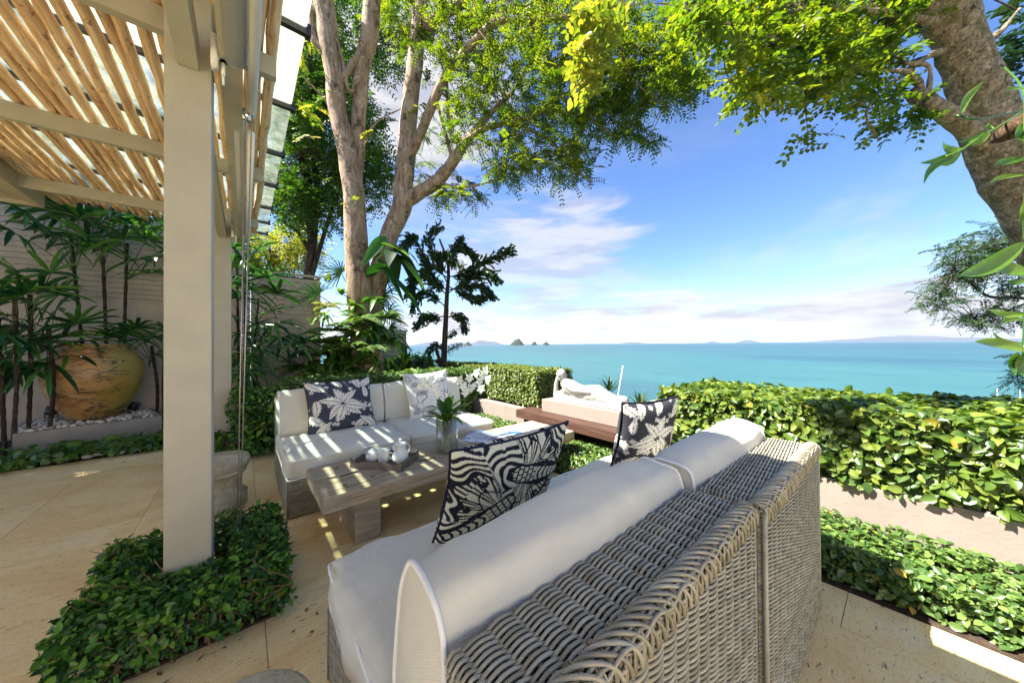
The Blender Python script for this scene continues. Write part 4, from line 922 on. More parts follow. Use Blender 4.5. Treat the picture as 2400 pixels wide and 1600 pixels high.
def strokes(A, B, x0, y0, w_, h_, word, th=.13):
    gl = {'A': [[(0, 0), (.5, 1), (1, 0)], [(.2, .4), (.8, .4)]], 'Z': [[(0, 1), (1, 1), (0, 0), (1, 0)]], 'N': [[(0, 0), (0, 1), (1, 0), (1, 1)]], 'E': [[(1, 0), (0, 0), (0, 1), (1, 1)], [(0, .5), (.8, .5)]], 'S': [[(1, .9), (.3, 1), (0, .75), (1, .3), (.7, 0), (0, .1)]], 'C': [[(1, .85), (.5, 1), (0, .5), (.5, 0), (1, .15)]], 'I': [[(.5, 0), (.5, 1)]], 'R': [[(0, 0), (0, 1), (.9, .9), (.9, .6), (0, .5), (1, 0)]], 'O': [[(.5, 0), (0, .5), (.5, 1), (1, .5), (.5, 0)]], 'T': [[(0, 1), (1, 1)], [(.5, 0), (.5, 1)]], 'M': [[(0, 0), (0, 1), (.5, .4), (1, 1), (1, 0)]], 'L': [[(0, 1), (0, 0), (1, 0)]]}
    m = np.zeros(A.shape, bool); cw = w_/len(word)
    for i, ch in enumerate(word):
        for st in gl.get(ch, []): m |= seg_d((A-x0-i*cw)/(cw*.78), (B-y0)/h_, st) < th
    return m
def cov_blue(A, B):
    c = np.zeros(A.shape+(3,)); c[:] = (.10, .12, .20); c += (B[..., None]*np.array((.16, .18, .22)))
    n = np.array([[nz((a*5, b*7, 1)) for b in B[0]] for a in A[:, 0]]); c[(n > .1) & (B > .55) & (A > .4)] = (.42, .30, .24); c[(n > .18) & (B < .6) & (B > .25)] = (.24, .26, .28); c[(B > .72) & (A < .45) & (n < .05)] = (.10, .16, .38)
    c[strokes(A, B, .07, .05, .86, .13, 'AZNESC')] = (.55, .58, .70); return c
def cov_white(A, B):
    c = np.zeros(A.shape+(3,)); c[:] = (.74, .73, .74)
    n = np.array([[nz((a*6, b*6, 4)) for b in B[0]] for a in A[:, 0]]); m = ((A-.60)/.26)**2+((B-.62)/.13)**2+n*.8 < 1; c[m] = (.05, .13, .48); c[((A-.3)/.1)**2+((B-.55)/.05)**2 < 1] = (.12, .12, .18)
    c[strokes(A, B, .08, .30, .5, .12, 'RMILE', .16)] = (.22, .36, .48); c[strokes(A, B, .30, .15, .62, .14, 'ATLESI', .16)] = (.25, .38, .50); c[(B < .05)] = (.45, .05, .10); c[strokes(A, B, .3, .86, .5, .06, 'TRINES', .14)] = (.6, .5, .5); return c
magazine('blue-grey magazine lying flat beside the glass vase', [(1.544, 2.623), (1.733, 2.342), (2.022, 2.65), (1.814, 2.874)], .4035, .007, cov_blue)
magazine('white magazine with a blue picture overlapping the grey one', [(1.816, 2.53), (1.912, 2.252), (2.268, 2.435), (2.103, 2.734)], .4115, .008, cov_white)
# ------------------------------------------------------------------ vase with orchid
VC = (1.325, 2.475, .4035)
t = thing('glass_vase', VC, 'clear glass cylinder vase with green water on the timber table', 'vase')
MB().lathe([(.088, 0), (.092, .004), (.092, .268), (.088, .268), (.087, .010)], 44).build('vase_glass', M_vase, t, True)
MB().lathe([(.0855, .012), (.0855, .02), (.0855, .205), (.001, .206)], 36).build('vase_liner', M_vase, t, True)
stm = MB()
for i in range(16): a = random.random()*6.28; r_ = random.uniform(.01, .07); stm.tube([(r_*cos(a), r_*sin(a), .014), (r_*cos(a+.3)*.8, r_*sin(a+.3)*.8, .15), (.5*r_*cos(a+.5), .5*r_*sin(a+.5), .3)], .006, 6)
stm.build('stems', G_orch, t, True)
def strap_leaf(base, d, nrm, ln, wd, droop=.3, seg=9, fold=.12, tipw=.0, shape=.7):
    d = unit(np.array(d, float)); nrm = np.array(nrm, float); s = unit(np.cross(d, nrm)); up_ = np.cross(s, d); V = []
    for i in range(seg+1):
        t = i/seg; p = np.array(base)+d*ln*t*(1-.18*droop*t)-np.array([0, 0, 1.])*ln*droop*t*t; ww = wd*max(tipw if t < 1 else 0, (sin(pi*min(1, t**shape*.97+.03)))**.8)
        V.append([p-s*ww*.5+up_*ww*fold, p-s*ww*.25+up_*ww*fold*.35, p, p+s*ww*.25+up_*ww*fold*.35, p+s*ww*.5+up_*ww*fold])
    return MB().grid(np.array(V), random.random())
ot = thing('orchid_plant', (VC[0], VC[1], .66), 'white orchid with broad green leaves in the glass vase', 'plant')
oa = lambda mb, nm, m, sm=True: fb(ot, mb, nm, m, sm)
for i in range(24):
    a = i*2.399+random.uniform(-.3, .3); e = random.uniform(.1, .9); b = np.array([VC[0]+.03*cos(a), VC[1]+.03*sin(a), .655+.04*random.random()+(.06 if i % 3 == 0 else 0)])
    o = oa(strap_leaf(b, (cos(a)*cos(e), sin(a)*cos(e), sin(e)+.25), (0, 0, 1), random.uniform(.16, .30), random.uniform(.05, .075), random.uniform(.15, .5)), 'leaf', G_orch)
def flower(p, n_, s, o):
    n_ = unit(np.array(n_, float)); a = unit(np.cross(n_, (0.1, .2, 1))); b = np.cross(n_, a); m = MB()
    for k in range(5):
        th = k*2*pi/5+.3; d = a*cos(th)+b*sin(th); L_ = s*(.55 if k % 2 else .5); wd = s*(.5 if k % 2 else .34); V = []
        sd = np.cross(n_, d)
        for i in range(5):
            t_ = i/4; ww = wd*sin(pi*min(1, t_**.6*.92+.06)); q = p+d*L_*t_+n_*s*.12*sin(t_*3)
            V.append([q-sd*ww*.5+n_*ww*.12, q, q+sd*ww*.5+n_*ww*.12])
        m.grid(np.array(V), .5)
    f_ = fb(o, m, 'flower', M_petal, True); return f_
cl = [(ph(1085, 905, 2.70), ), (ph(1100, 885, 2.72), ), (ph(1112, 905, 2.66), ), (ph(1122, 893, 2.70), ), (ph(1132, 878, 2.74), ), (ph(1140, 868, 2.74), ), (ph(1090, 918, 2.66), ), (ph(1145, 890, 2.78), ), (ph(1128, 912, 2.75), ), (ph(1078, 890, 2.74), ), (ph(1118, 874, 2.8), ), (ph(1104, 908, 2.8), )]
for q in cl: flower(q[0], -fwd+np.array([random.uniform(-.6, .6), random.uniform(-.6, .6), random.uniform(-.2, .6)]), .085, ot)
for q in ((992, 892), (1003, 905), (1020, 908), (1010, 888), (1026, 922), (985, 905)): flower(ph(q[0], q[1], 2.72), -fwd+np.array([random.uniform(-.5, .5), random.uniform(-.5, .5), .3]), .075, ot)
stt_ = MB()
for path in ([(VC[0]+.01, VC[1], .66), ph(1085, 960, 2.72), ph(1092, 920, 2.7), ph(1118, 893, 2.72), ph(1142, 872, 2.74)], [(VC[0]-.01, VC[1], .66), ph(1040, 955, 2.72), ph(1026, 925, 2.72), ph(1006, 900, 2.72), ph(990, 893, 2.72)], [(VC[0]+.01, VC[1]-.01, .66), ph(1105, 940, 2.7), ph(1132, 905, 2.74), ph(1146, 885, 2.76)]): stt_.tube(spline(path, 22), .003, 6)
oa(stt_, 'flower_stem', G_orch)
# ------------------------------------------------------------------ stone stools
for (x, y, lb) in ((-.165, 3.52, 'weathered stone garden stool standing behind the nearest post'), (-.02, 1.012, 'grey round stone stool top at the bottom edge beside the sofa')):
    t = thing('stone_stool', (x, y, 0), lb, 'stool', 'stone garden stools')
    if y < 2: t.scale = (.82, .82, .96)
    MB().lathe([(.17, 0), (.185, .01), (.19, .07), (.182, .085), (.186, .095), (.188, .115), (.155, .14), (.143, .19), (.145, .23), (.17, .275), (.182, .285), (.184, .30), (.176, .306), (.19, .315), (.202, .345), (.203, .385), (.196, .40)], 56).build('stool_body', M_stone, t, True)
    MB().lathe([(.1965, .398), (.18, .408), (.001, .410)], 56).build('stool_seat', M_stone, t, True)
# ------------------------------------------------------------------ urn on its plinth
ub = thing('urn_plinth', (-1.62, 7.25, 0), 'grey rendered box plinth under the ochre urn', 'plinth', rz=radians(14))
MB().add(*(lambda m: (np.concatenate(m.v), m.f))(bevbox((-.60, -.45, 0), (.60, .60, .285), .01))).build('block', M_box, ub)
M_peb = simple('white_pebble', (.62, .57, .5), .6, .3, var=.2, scale=30)
pm = MB()
for _ in range(260):
    x, y = random.uniform(-.56, .56), random.uniform(-.42, .5); r_ = random.uniform(.014, .03); th = np.linspace(-pi/2, pi/2, 6)
    pm.lathe([(max(1e-4, r_*cos(t)), r_*.65*sin(t)) for t in th], 8, (x, y, .285+r_*.45))
o = pm.build('white_pebbles', M_peb, None, True); o.location = (-1.62, 7.25, 0); o.rotation_euler = (0, 0, radians(14)); tag(o, 'white pebbles spread on the box around the urn', 'pebbles', kind='stuff')
ut = thing('glazed_urn', (-1.63, 7.33, .30), 'big round ochre glazed urn with dark flaking bands', 'urn')
MB().lathe([(a*.80, b) for a, b in ((.26, 0), (.30, .02), (.40, .15), (.50, .32), (.56, .48), (.585, .62), (.57, .76), (.50, .89), (.43, .965), (.395, .985), (.395, 1.0), (.42, 1.01), (.43, 1.03), (.415, 1.045), (.38, 1.04), (.36, .99), (.38, .90), (.48, .7), (.44, .4))], 72).build('urn_body', M_urn, ut, True)
MB().tube(spline([(-.05, -.35, .925), (0, -.385, .945), (.07, -.375, .94), (.11, -.345, .915)], 12), np.concatenate([np.linspace(.012, .035, 6), np.linspace(.035, .012, 6)]), 8).build('lug', simple('lug_clay', (.42, .22, .14), .6), ut, True)
for (q, lb) in ((pz(120, 975, .31), 'black spotlight at the left corner of the urn plinth'), (pz(312, 962, .31), 'small black spotlight at the right corner of the urn plinth')):
    t = thing('spotlight', (q[0], q[1], .29), lb, 'spotlight', 'garden spotlights at the urn'); z_ = unit(np.array([.3, .3, .8]))
    MB().tube([-z_*.05+(0, 0, .085), z_*.06+(0, 0, .085)], [.05, .07], 16).build('lamp_head', M_black, t, True); MB().box((-.06, -.008, 0), (-.05, .008, .085)).box((.05, -.008, 0), (.06, .008, .085)).box((-.06, -.015, 0), (.06, .015, .008)).build('bracket', M_black, t)
# ------------------------------------------------------------------ hedges
def hedge(name, label, box, n, L0, W0, m, inset=.07, sides=(1, 1, 1, 1), lump=.05, jit=.05, tw=120, cat='hedge', group=None, core=True, rndpow=1., top=1., up=.5):
    x0, x1, y0, y1, z0, z1 = box; t = thing(name, ((x0+x1)/2, (y0+y1)/2, z0), label, cat, group)
    mb = MB(); hedge_leaves(mb, box, n, L0, W0, top, sides, jit, lump, up, rndpow)
    i2 = inset*.6
    bi = (x0+i2, x1-i2, y0+i2, y1-i2, z0+.02, z1-i2); hedge_leaves(mb, bi, int(n*.45), L0*.9, W0*.9, top, sides, jit*1.2, lump, up, rndpow*1.6)
    fb(t, mb, 'foliage', m, True)['kind'] = 'stuff'
    tb_ = MB(); twigs(tb_, (x0+.02, x1-.02, y0+.02, y1-.02, z0, z1-.03), tw, .2, .003)
    for _ in range(int((y1-y0)*(x1-x0)*14)+4):
        px, py = random.uniform(x0+.05, x1-.05), random.uniform(y0+.05, y1-.05); tb_.tube([(px, py, z0-.05), (px+random.uniform(-.05, .05), py+random.uniform(-.05, .05), z0+(z1-z0)*.6)], [.012, .006], 5)
    fb(t, tb_, 'branches', M_twig)['kind'] = 'stuff'
    if core: fb(t, MB().box((x0+inset*2, y0+inset*2, z0+.03), (x1-inset*2, y1-inset*2, z1-inset*1.6)), 'shade_fill', M_dark)  # near-black block standing in for the shade inside the hedge
    return t
def ring_hedge(label, x0, x1, y0, y1, hx0, hx1, hy0, hy1, n, L0):
    t = thing('post_hedge', ((x0+x1)/2, (y0+y1)/2, 0), label, 'hedge', 'clipped hedges round the pergola posts'); mb = MB(); z1 = .285
    for (b, k) in (((x0, x1, y0, hy0, .05, z1), .40), ((x0, x1, hy1, y1, .05, z1), .22), ((x0, hx0, hy0-.04, hy1+.04, .05, z1), .18), ((hx1, x1, hy0-.04, hy1+.04, .05, z1), .20)):
        hedge_leaves(mb, b, int(n*k), L0, L0*.55, 1.2, (1, 1, 1, .8), .035, .035, .45, 1.3)
    fb(t, mb, 'foliage', G_ring, True)['kind'] = 'stuff'
    tb_ = MB(); twigs(tb_, (x0+.02, x1-.02, y0+.02, hy0+.05, .06, z1-.02), 130, .20, .0024); twigs(tb_, (x0+.02, x1-.02, hy1, y1-.02, .06, z1-.02), 70, .2, .0024)
    for _ in range(60):
        px = random.uniform(x0+.04, x1-.04); py = random.choice([random.uniform(y0+.04, hy0), random.uniform(hy1, y1-.04)]); tb_.tube([(px, py, 0), (px+random.uniform(-.05, .05), py+random.uniform(-.05, .05), .2)], [.007, .004], 5)
    fb(t, tb_, 'branches', M_twig)['kind'] = 'stuff'
    return t
ring_hedge('glossy clipped hedge around the foot of the nearest post', -.54, .17, 1.89, 2.66, -.36, -.05, 2.10, 2.50, 10500, .028)
ring_hedge('dark clipped hedge around the foot of the second post, behind the stool', -.52, .20, 4.98, 5.72, -.36, -.05, 5.15, 5.55, 4500, .034)
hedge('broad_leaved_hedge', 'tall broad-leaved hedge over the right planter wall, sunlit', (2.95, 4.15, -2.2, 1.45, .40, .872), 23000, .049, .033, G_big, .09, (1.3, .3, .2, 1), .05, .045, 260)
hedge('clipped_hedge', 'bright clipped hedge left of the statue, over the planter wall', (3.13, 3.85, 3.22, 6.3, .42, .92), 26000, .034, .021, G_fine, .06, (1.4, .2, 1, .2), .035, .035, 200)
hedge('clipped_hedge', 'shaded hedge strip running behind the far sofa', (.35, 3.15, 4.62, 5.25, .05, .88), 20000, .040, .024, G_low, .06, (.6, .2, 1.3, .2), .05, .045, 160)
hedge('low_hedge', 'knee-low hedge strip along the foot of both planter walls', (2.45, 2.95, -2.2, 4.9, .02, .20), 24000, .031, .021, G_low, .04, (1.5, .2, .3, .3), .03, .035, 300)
# loose shrub left of the far sofa
hedge('leafy_shrub', 'loose green shrub behind the left end of the far sofa', (-.1, .75, 4.75, 5.3, .05, .78), 2600, .055, .032, G_ring, .1, (1, 1, 1, 1), .12, .10, 90, 'shrub', None, False)
fb(thing('plant_box', (.1, 5.9, 0), 'small grey box planter at the back corner of the far sofa', 'planter'), bevbox((.03, 5.76, 0), (.30, 6.0, .42), .01), 'box_body', M_box)
# ground cover
gm = MB(); n = 950
P = np.stack([rng.uniform(-3.4, -.30, n), 6.0+np.abs(rng.normal(.0, .30, n))-.06, rng.uniform(.04, .16, n)], 1); P[:, 2] += .07*np.array([nz(p, 2.5) for p in P])
P = P[~((P[:, 1] > 6.72))]; n = len(P)
nn = unit(rand_dirs(n)*.7+np.array([0, -.35, .9])); D = rand_dirs(n)+np.array([0, -.6, -.05]); D -= nn*np.sum(D*nn, 1)[:, None]
leaves(gm, P, D, nn, rng.uniform(.07, .13, n), rng.uniform(.055, .085, n), .14, .25)
tag(gm.build('ground_cover', G_pothos, None, True), 'variegated leafy ground cover along the terrace edge before the urn', kind='stuff')
pm = MB(); th = np.linspace(-pi/2, pi/2, 6)
for _ in range(60):
    x = random.uniform(-2.6, -.5); r_ = random.uniform(.015, .04); pm.lathe([(max(1e-4, r_*cos(t)), r_*.6*sin(t)) for t in th], 8, (x, 6.02+random.uniform(0, .12), .012+r_*.4))
tag(pm.build('edge_pebbles', M_peb, None, True), 'pebbles at the terrace edge', kind='stuff')
# ------------------------------------------------------------------ palms
def frond_mesh(hub, d, nrm, n_, R_, wid, spread, droop):
    d = unit(np.array(d)); s = unit(np.cross(d, nrm)); u_ = np.cross(s, d); m = MB()
    for i in range(n_):
        a = (i/(n_-1)-.5)*spread; dd = unit(d*cos(a)+s*sin(a)+u_*.15*random.uniform(-1, 1)); L_ = R_*(1-.22*abs(a)/(spread/2))*random.uniform(.85, 1.1)
        nn = unit(u_+s*.3*sin(a)); sd = np.cross(dd, nn); V = []
        for t in (0, .25, .55, .85, 1.):
            ww = wid*(.35, .95, 1., .75, .12)[[0, .25, .55, .85, 1.].index(t)]; p = hub+dd*L_*t-np.array([0, 0, 1.])*droop*L_*t*t*t
            V.append([p-sd*ww*.5+nn*ww*.22, p, p+sd*ww*.5+nn*ww*.22])
        m.grid(np.array(V), random.random())
    return m
def lady_palm(label, stems, hubs, R_, group='lady palms along the garden wall'):
    b = np.array(stems[0][0]) if stems else np.array(hubs[0]); t = thing('lady_palm', (b[0], b[1], 0), label, 'palm', group)
    for (a, c) in stems:
        a, c = np.array(a), np.array(c); P = spline([(a[0], a[1], max(0, a[2])), a*.5+c*.5+rng.normal(0, .02, 3), c], 26); rr = np.array([.0165*(1+.25*((i*3) % 2)+.12*random.random()) for i in range(26)])
        m = MB().tube(P, rr, 9)
        for i in range(2, 24):
            for _ in range(2): d = rand_dirs(1)[0]; m.tube([P[i], P[i]+d*.028+np.array([0, 0, .045])], [.006, .0015], 4, cap=False)
        fb(t, m, 'stem', M_bark3)
    for h in hubs:
        h = np.array(h); st = min((s for s in stems), key=lambda s: np.linalg.norm(np.array(s[1])-h)) if stems else None
        src = np.array(st[1])*.8+np.array(st[0])*.2 if st else h-np.array([0, 0, .3]); src = src if np.linalg.norm(src-h) < .9 else h-np.array([.1, -.05, .35])
        dirn = unit(h-src+np.array([random.uniform(-.4, .4), -.45, -.05])); m = frond_mesh(h, dirn, (random.uniform(-.3, .3), -.5, .8), random.choice((8, 9, 10, 11)), R_*random.uniform(.85, 1.15), .038*R_/.33, radians(random.uniform(190, 260)), random.uniform(.15, .45))
        m.tube(spline([src, (src+h)/2+np.array([0, 0, .05]), h], 8), .005, 5, rnd=.2)
        fb(t, m, 'leaf', G_palm)
    return t
def hubs_at(lst, v, dv=.35): return [pv(x, y, v+random.uniform(-dv, dv)) for x, y in lst]
S = lambda a, b, v: ((*pv(a[0], a[1], v)[:2], 0), pv(b[0], b[1], v))
lady_palm('tall lady palm behind the urn, leftmost of three dark stems', [S((216, 798), (165, 545), 7.75)], hubs_at([(150, 500), (95, 525), (185, 510), (60, 500), (140, 560), (205, 560), (120, 490), (30, 545)], 7.5), .50)
lady_palm('tall lady palm behind the urn, middle one of three dark stems', [S((255, 798), (239, 540), 7.75)], hubs_at([(240, 505), (205, 500), (270, 500), (215, 580), (260, 575), (290, 515)], 7.5), .50)
lady_palm('tall lady palm behind the urn, nearest to the post', [S((288, 780), (298, 570), 7.75)], hubs_at([(300, 520), (330, 515), (360, 520), (290, 560), (345, 560), (375, 590), (320, 610), (365, 640), (350, 500), (380, 540)], 7.5), .50)
lady_palm('bushy lady palm filling the left edge before the wall', [S((30, 900), (35, 700), 6.75), S((65, 905), (70, 690), 6.9), S((110, 900), (112, 760), 6.85), S((12, 905), (-10, 690), 6.8)],
          hubs_at([(45, 690), (95, 680), (20, 740), (130, 730), (65, 770), (10, 800), (100, 800), (150, 790), (60, 862), (25, 850), (-10, 720), (-15, 830), (85, 720), (180, 760), (40, 640), (140, 690), (-30, 770), (110, 850), (5, 660), (165, 830), (75, 810), (30, 780), (120, 640), (200, 800)], 6.85, .3), .46)
lady_palm('low lady palm growing right of the urn beside the post', [S((365, 890), (355, 810), 7.5), S((385, 890), (388, 790), 7.5)], hubs_at([(340, 800), (370, 790), (320, 770), (360, 830), (300, 780), (385, 770), (270, 790)], 7.4), .42)
lady_palm('lady palm between the second post and the slat screen', [S((575, 930), (572, 640), 7.2), S((600, 940), (605, 700), 7.3), S((560, 930), (555, 600), 7.2)],
          hubs_at([(560, 560), (600, 590), (570, 620), (620, 650), (650, 690), (590, 680), (560, 700), (630, 730), (600, 760), (660, 790), (570, 780), (610, 820), (690, 800), (555, 840), (580, 870), (540, 620), (545, 740), (640, 760), (590, 830), (565, 660), (550, 580)], 7.1, .3), .52)
# ------------------------------------------------------------------ trees
def limb(mb, pts, w, n=None, sides=12, rough=.06):
    P = spline(pts, n or max(10, 8*len(pts))); R_ = np.interp(np.linspace(0, 1, len(P)), np.linspace(0, 1, len(w)), w)
    k = random.random()*40; R_ = R_*(1+rough*np.array([nz((i*.35, k, 0)) for i in range(len(P))])); P = P+np.array([[nz((i*.2, k, 1)), nz((i*.2, k, 2)), 0] for i in range(len(P))])*R_[:, None]*.18
    mb.tube(P, R_, sides); return P
def img(path, d0, d1, wpx):
    n_ = len(path); ds = np.linspace(d0, d1, n_) if np.isscalar(d0) else d0
    return [ph(x, y, d) for (x, y), d in zip(path, ds)], [wp*d/F*.5/sqrt(1+((x-1200)/F)**2*.35) for (x, y), d, wp in zip(path, ds, np.interp(np.linspace(0, 1, n_), np.linspace(0, 1, len(wpx)), wpx))]
def bumpy_trunk(o, seed, amp, sc_):
    me = o.data; n_ = len(me.vertices); co = np.zeros(n_*3, np.float32); me.vertices.foreach_get('co', co); co = co.reshape(-1, 3); no = np.zeros(n_*3, np.float32); me.vertices.foreach_get('normal', no); no = no.reshape(-1, 3)
    d = np.array([noise.noise(Vector((p[0]*sc_, p[1]*sc_, p[2]*sc_*.35+seed)))+.5*noise.noise(Vector((p[0]*sc_*3, p[1]*sc_*3, p[2]*sc_+seed))) for p in co]); co += no*(d*amp)[:, None]
    me.vertices.foreach_set('co', co.ravel()); me.update()
def pinnate(mb, C, n_spr, L_, lf, wl, pairs, droop=.3, flat=None):
    """sprays of paired leaflets round the points C"""
    nC = len(C); N_ = nC*n_spr; base = np.repeat(C, n_spr, 0)+rng.normal(0, .03, (N_, 3)); D = rand_dirs(N_)+np.array([0, 0, -.15]); D[:, 2] *= .6; D = unit(D)
    nn = unit(rand_dirs(N_)*.45+np.array([0, 0, 1.])); Sd = unit(np.cross(D, nn)); Up = np.cross(Sd, D)
    Ls = L_*rng.uniform(.6, 1.2, N_); cl = np.repeat(np.clip(rng.normal(.5, .20, nC), 0, 1), n_spr)
    Ps, Ds, Ns, Rs = [], [], [], []
    for k in range(pairs):
        t = (k+.6)/pairs; p = base+D*(Ls*t)[:, None]-np.array([0, 0, 1.])*(Ls*droop*t*t)[:, None]
        for sg in (-1, 1):
            Ps.append(p); Ds.append(Sd*sg+D*.55-np.array([0, 0, .15])); Ns.append(Up+rng.normal(0, .25, (N_, 3))); Rs.append(np.clip(cl+rng.normal(0, .17, N_), 0, 1))
    P = np.concatenate(Ps); leaves(mb, P, np.concatenate(Ds), unit(np.concatenate(Ns)), lf*rng.uniform(.7, 1.2, len(P)), wl*rng.uniform(.8, 1.2, len(P)), .12, .12, np.concatenate(Rs))
def clumps(regs, keep=None):
    out = []
    for (x, y, rx, ry, d0, d1, n_) in regs:
        a = rng.random(n_)*2*pi; r = np.sqrt(rng.random(n_)); px = x+rx*r*np.cos(a); py = y+ry*r*np.sin(a); d = rng.uniform(d0, d1, n_); out += [ph(X, Y, D_) for X, Y, D_ in zip(px, py, d)]
    return np.array(out)
def twig_to(mb, C, skel, frac=.5, r=.006):
    Sk = np.concatenate(skel)
    for c in C[rng.random(len(C)) < frac]:
        d = np.linalg.norm(Sk-c, axis=1); k = d.argmin(); a = Sk[k]
        if d[k] > 1.6 or d[k] < .05: continue
        m_ = (a+c)/2+rng.normal(0, .06, 3)*d[k]+np.array([0, 0, .10])*d[k]; mb.tube(spline([a, m_, c], 7), np.linspace(r*1.5+.003*d[k], r*.5, 7), 5, cap=False)
# --- main tree
mt_ = thing('rain_tree', tuple(ph(862, 870, 6.5)*[1, 1, 0]+[0, 0, .2]), 'big twin-trunked tree with feathery leaves rising behind the far sofa', 'tree')
tk = MB(); sk = []
def lim(path, d0, d1, w, sides=14, **k):
    P, R_ = img(path, d0, d1, w); q = limb(tk, P, R_, max(14, 7*len(P)), sides, **k); sk.append(q); return q
lim([(868, 905), (858, 810), (845, 727), (838, 613), (832, 495), (819, 378), (796, 283), (782, 165), (765, 47), (745, -60)], 6.5, 6.0, [80, 66, 58, 54, 50, 46, 42, 44, 48, 44], 18)
lim([(832, 470), (836, 368), (841, 283), (847, 165), (864, 85), (880, -60)], 6.45, 6.2, [34, 32, 32, 35, 40, 36], 16)
lim([(868, 850), (873, 740), (885, 661), (911, 557), (940, 486), (947, 425), (954, 330), (966, 212), (978, 94), (990, -60)], 6.7, 6.6, [50, 46, 45, 44, 46, 44, 41, 38, 35, 32], 18)
lim([(945, 490), (963, 463), (1025, 425), (1062, 378), (1100, 321), (1157, 260), (1204, 212), (1240, 150)], 6.7, 6.0, [30, 34, 29, 26, 20, 12, 9, 6])
lim([(1075, 350), (1120, 310), (1200, 285), (1260, 270), (1320, 225), (1370, 190)], 6.3, 5.6, [18, 13, 11, 9, 7, 4])
lim([(955, 370), (973, 340), (1006, 264), (1039, 189), (1072, 142), (1119, 90), (1166, 52), (1237, 47), (1341, 42), (1426, 57), (1497, 109), (1560, 130)], 6.65, 5.0, [18, 22, 21, 20, 19, 17, 15, 13, 11, 8, 6, 4])
lim([(976, 95), (1000, 62), (1034, 38), (1085, 5), (1140, -40)], 6.6, 6.3, [26, 28, 24, 18, 14])
lim([(1100, 321), (1065, 330), (1050, 260), (1048, 130), (1050, 0)], 6.3, 6.4, [12, 10, 9, 7, 5]); lim([(1062, 375), (1040, 300), (1020, 220)], 6.4, 6.5, [9, 7, 4])
lim([(1240, 50), (1260, 90), (1300, 160), (1330, 240), (1400, 290), (1450, 330)], 5.7, 5.4, [9, 8, 7, 6, 5, 3]); lim([(1200, 285), (1290, 330), (1330, 380), (1385, 425)], 6., 5.7, [8, 6, 5, 3]); lim([(1426, 57), (1480, 180), (1560, 250)], 5.2, 4.9, [7, 5, 3])
lim([(1025, 425), (1080, 440), (1180, 420)], 6.5, 6.2, [8, 6, 3]); lim([(845, 180), (820, 215), (800, 130), (790, 90)], 6.2, 6.0, [12, 9, 8, 6]); lim([(800, 190), (846, 120), (868, 85)], 6.1, 6.2, [16, 14, 12], 10); lim([(796, 270), (730, 200), (690, 160)], 6.2, 6., [7, 5, 3])
lim([(826, 372), (880, 290), (940, 255)], 6.4, 6.5, [5, 4, 2]); lim([(750, 30), (728, 20), (735, 90), (762, 120)], 6.0, 6.0, [18, 16, 18, 14], 10)
o = fb(mt_, tk, 'trunk', M_bark, True); bumpy_trunk(o, 3, .012, 6)
C = clumps([(1060, 60, 150, 90, 5.6, 8.0, 90), (1200, 110, 170, 110, 5.0, 7.6, 150), (1350, 150, 170, 130, 4.6, 7.2, 190), (1480, 150, 150, 120, 4.4, 6.6, 160), (1580, 150, 80, 90, 4.4, 6.0, 55), (1620, 190, 40, 45, 4.5, 5.6, 22),
            (1130, 260, 120, 90, 5.4, 7.2, 80), (1290, 290, 120, 70, 5.2, 6.8, 85), (1430, 270, 90, 55, 5.0, 6.2, 55), (1500, 320, 40, 30, 5.0, 5.8, 16), (1340, 385, 55, 48, 5.2, 6.2, 40), (1250, 370, 50, 30, 5.4, 6.4, 26), (1180, 400, 60, 40, 5.8, 6.6, 36), (1080, 450, 55, 30, 6.0, 6.8, 28), (1010, 440, 40, 30, 6.2, 7, 14), (990, 300, 60, 120, 6.2, 7.6, 22),
            (930, 60, 70, 70, 6.4, 8, 40), (690, 60, 60, 70, 6, 7.5, 22), (1330, 10, 300, 40, 4.6, 7, 90), (1250, -90, 330, 70, 4.6, 7.4, 110), (920, -90, 200, 60, 5.8, 7.6, 60)])
cm = MB(); C = C[rng.random(len(C)) < .56]; pinnate(cm, C, 6, .32, .064, .026, 8)
fb(mt_, cm, 'crown', G_tree)['kind'] = 'stuff'
tw = MB(); twig_to(tw, C, sk, .65); fb(mt_, tw, 'twigs', M_bark, True)['kind'] = 'stuff'
# fresh light sprays close to the trunk
C2 = np.array([ph(x, y, 6.1) for x, y in ((705, 130), (712, 270), (735, 250), (740, 275), (775, 205), (845, 90), (700, 105), (830, 470), (870, 310), (725, 320), (980, 255))])
cm = MB(); pinnate(cm, C2, 3, .3, .07, .022, 10); fb(mt_, cm, 'fresh_sprays', G_yel)['kind'] = 'stuff'
# --- dense trees beyond
def back_tree(label, base, top, w, regs, m, spr, L_, lf, wl, group='trees beyond the garden wall', pairs=6, name='garden_tree'):
    t = thing(name, (base[0], base[1], 0), label, 'tree', group); tkm = MB(); b = np.array(base, float); tp = np.array(top, float)
    q = limb(tkm, [b, (b+tp)/2+np.array([.2, .1, 0]), tp], w, 24, 10); skl = [q]
    C_ = clumps(regs)
    for c in C_[rng.integers(0, len(C_), 9)]:
        a = q[rng.integers(8, 24)]; skl.append(limb(tkm, [a, (a+c)/2+np.array([0, 0, .25]), c], [w[-1]*.8, w[-1]*.3], 14, 7))
    fb(t, tkm, 'trunk', M_bark3, True); mb = MB(); pinnate(mb, C_, spr, L_, lf, wl, pairs); fb(t, mb, 'crown', m)['kind'] = 'stuff'
    tw_ = MB(); twig_to(tw_, C_, skl, .4, .008); fb(t, tw_, 'twigs', M_bark3)['kind'] = 'stuff'
    return t
B1 = ph(680, 800, 10.5)
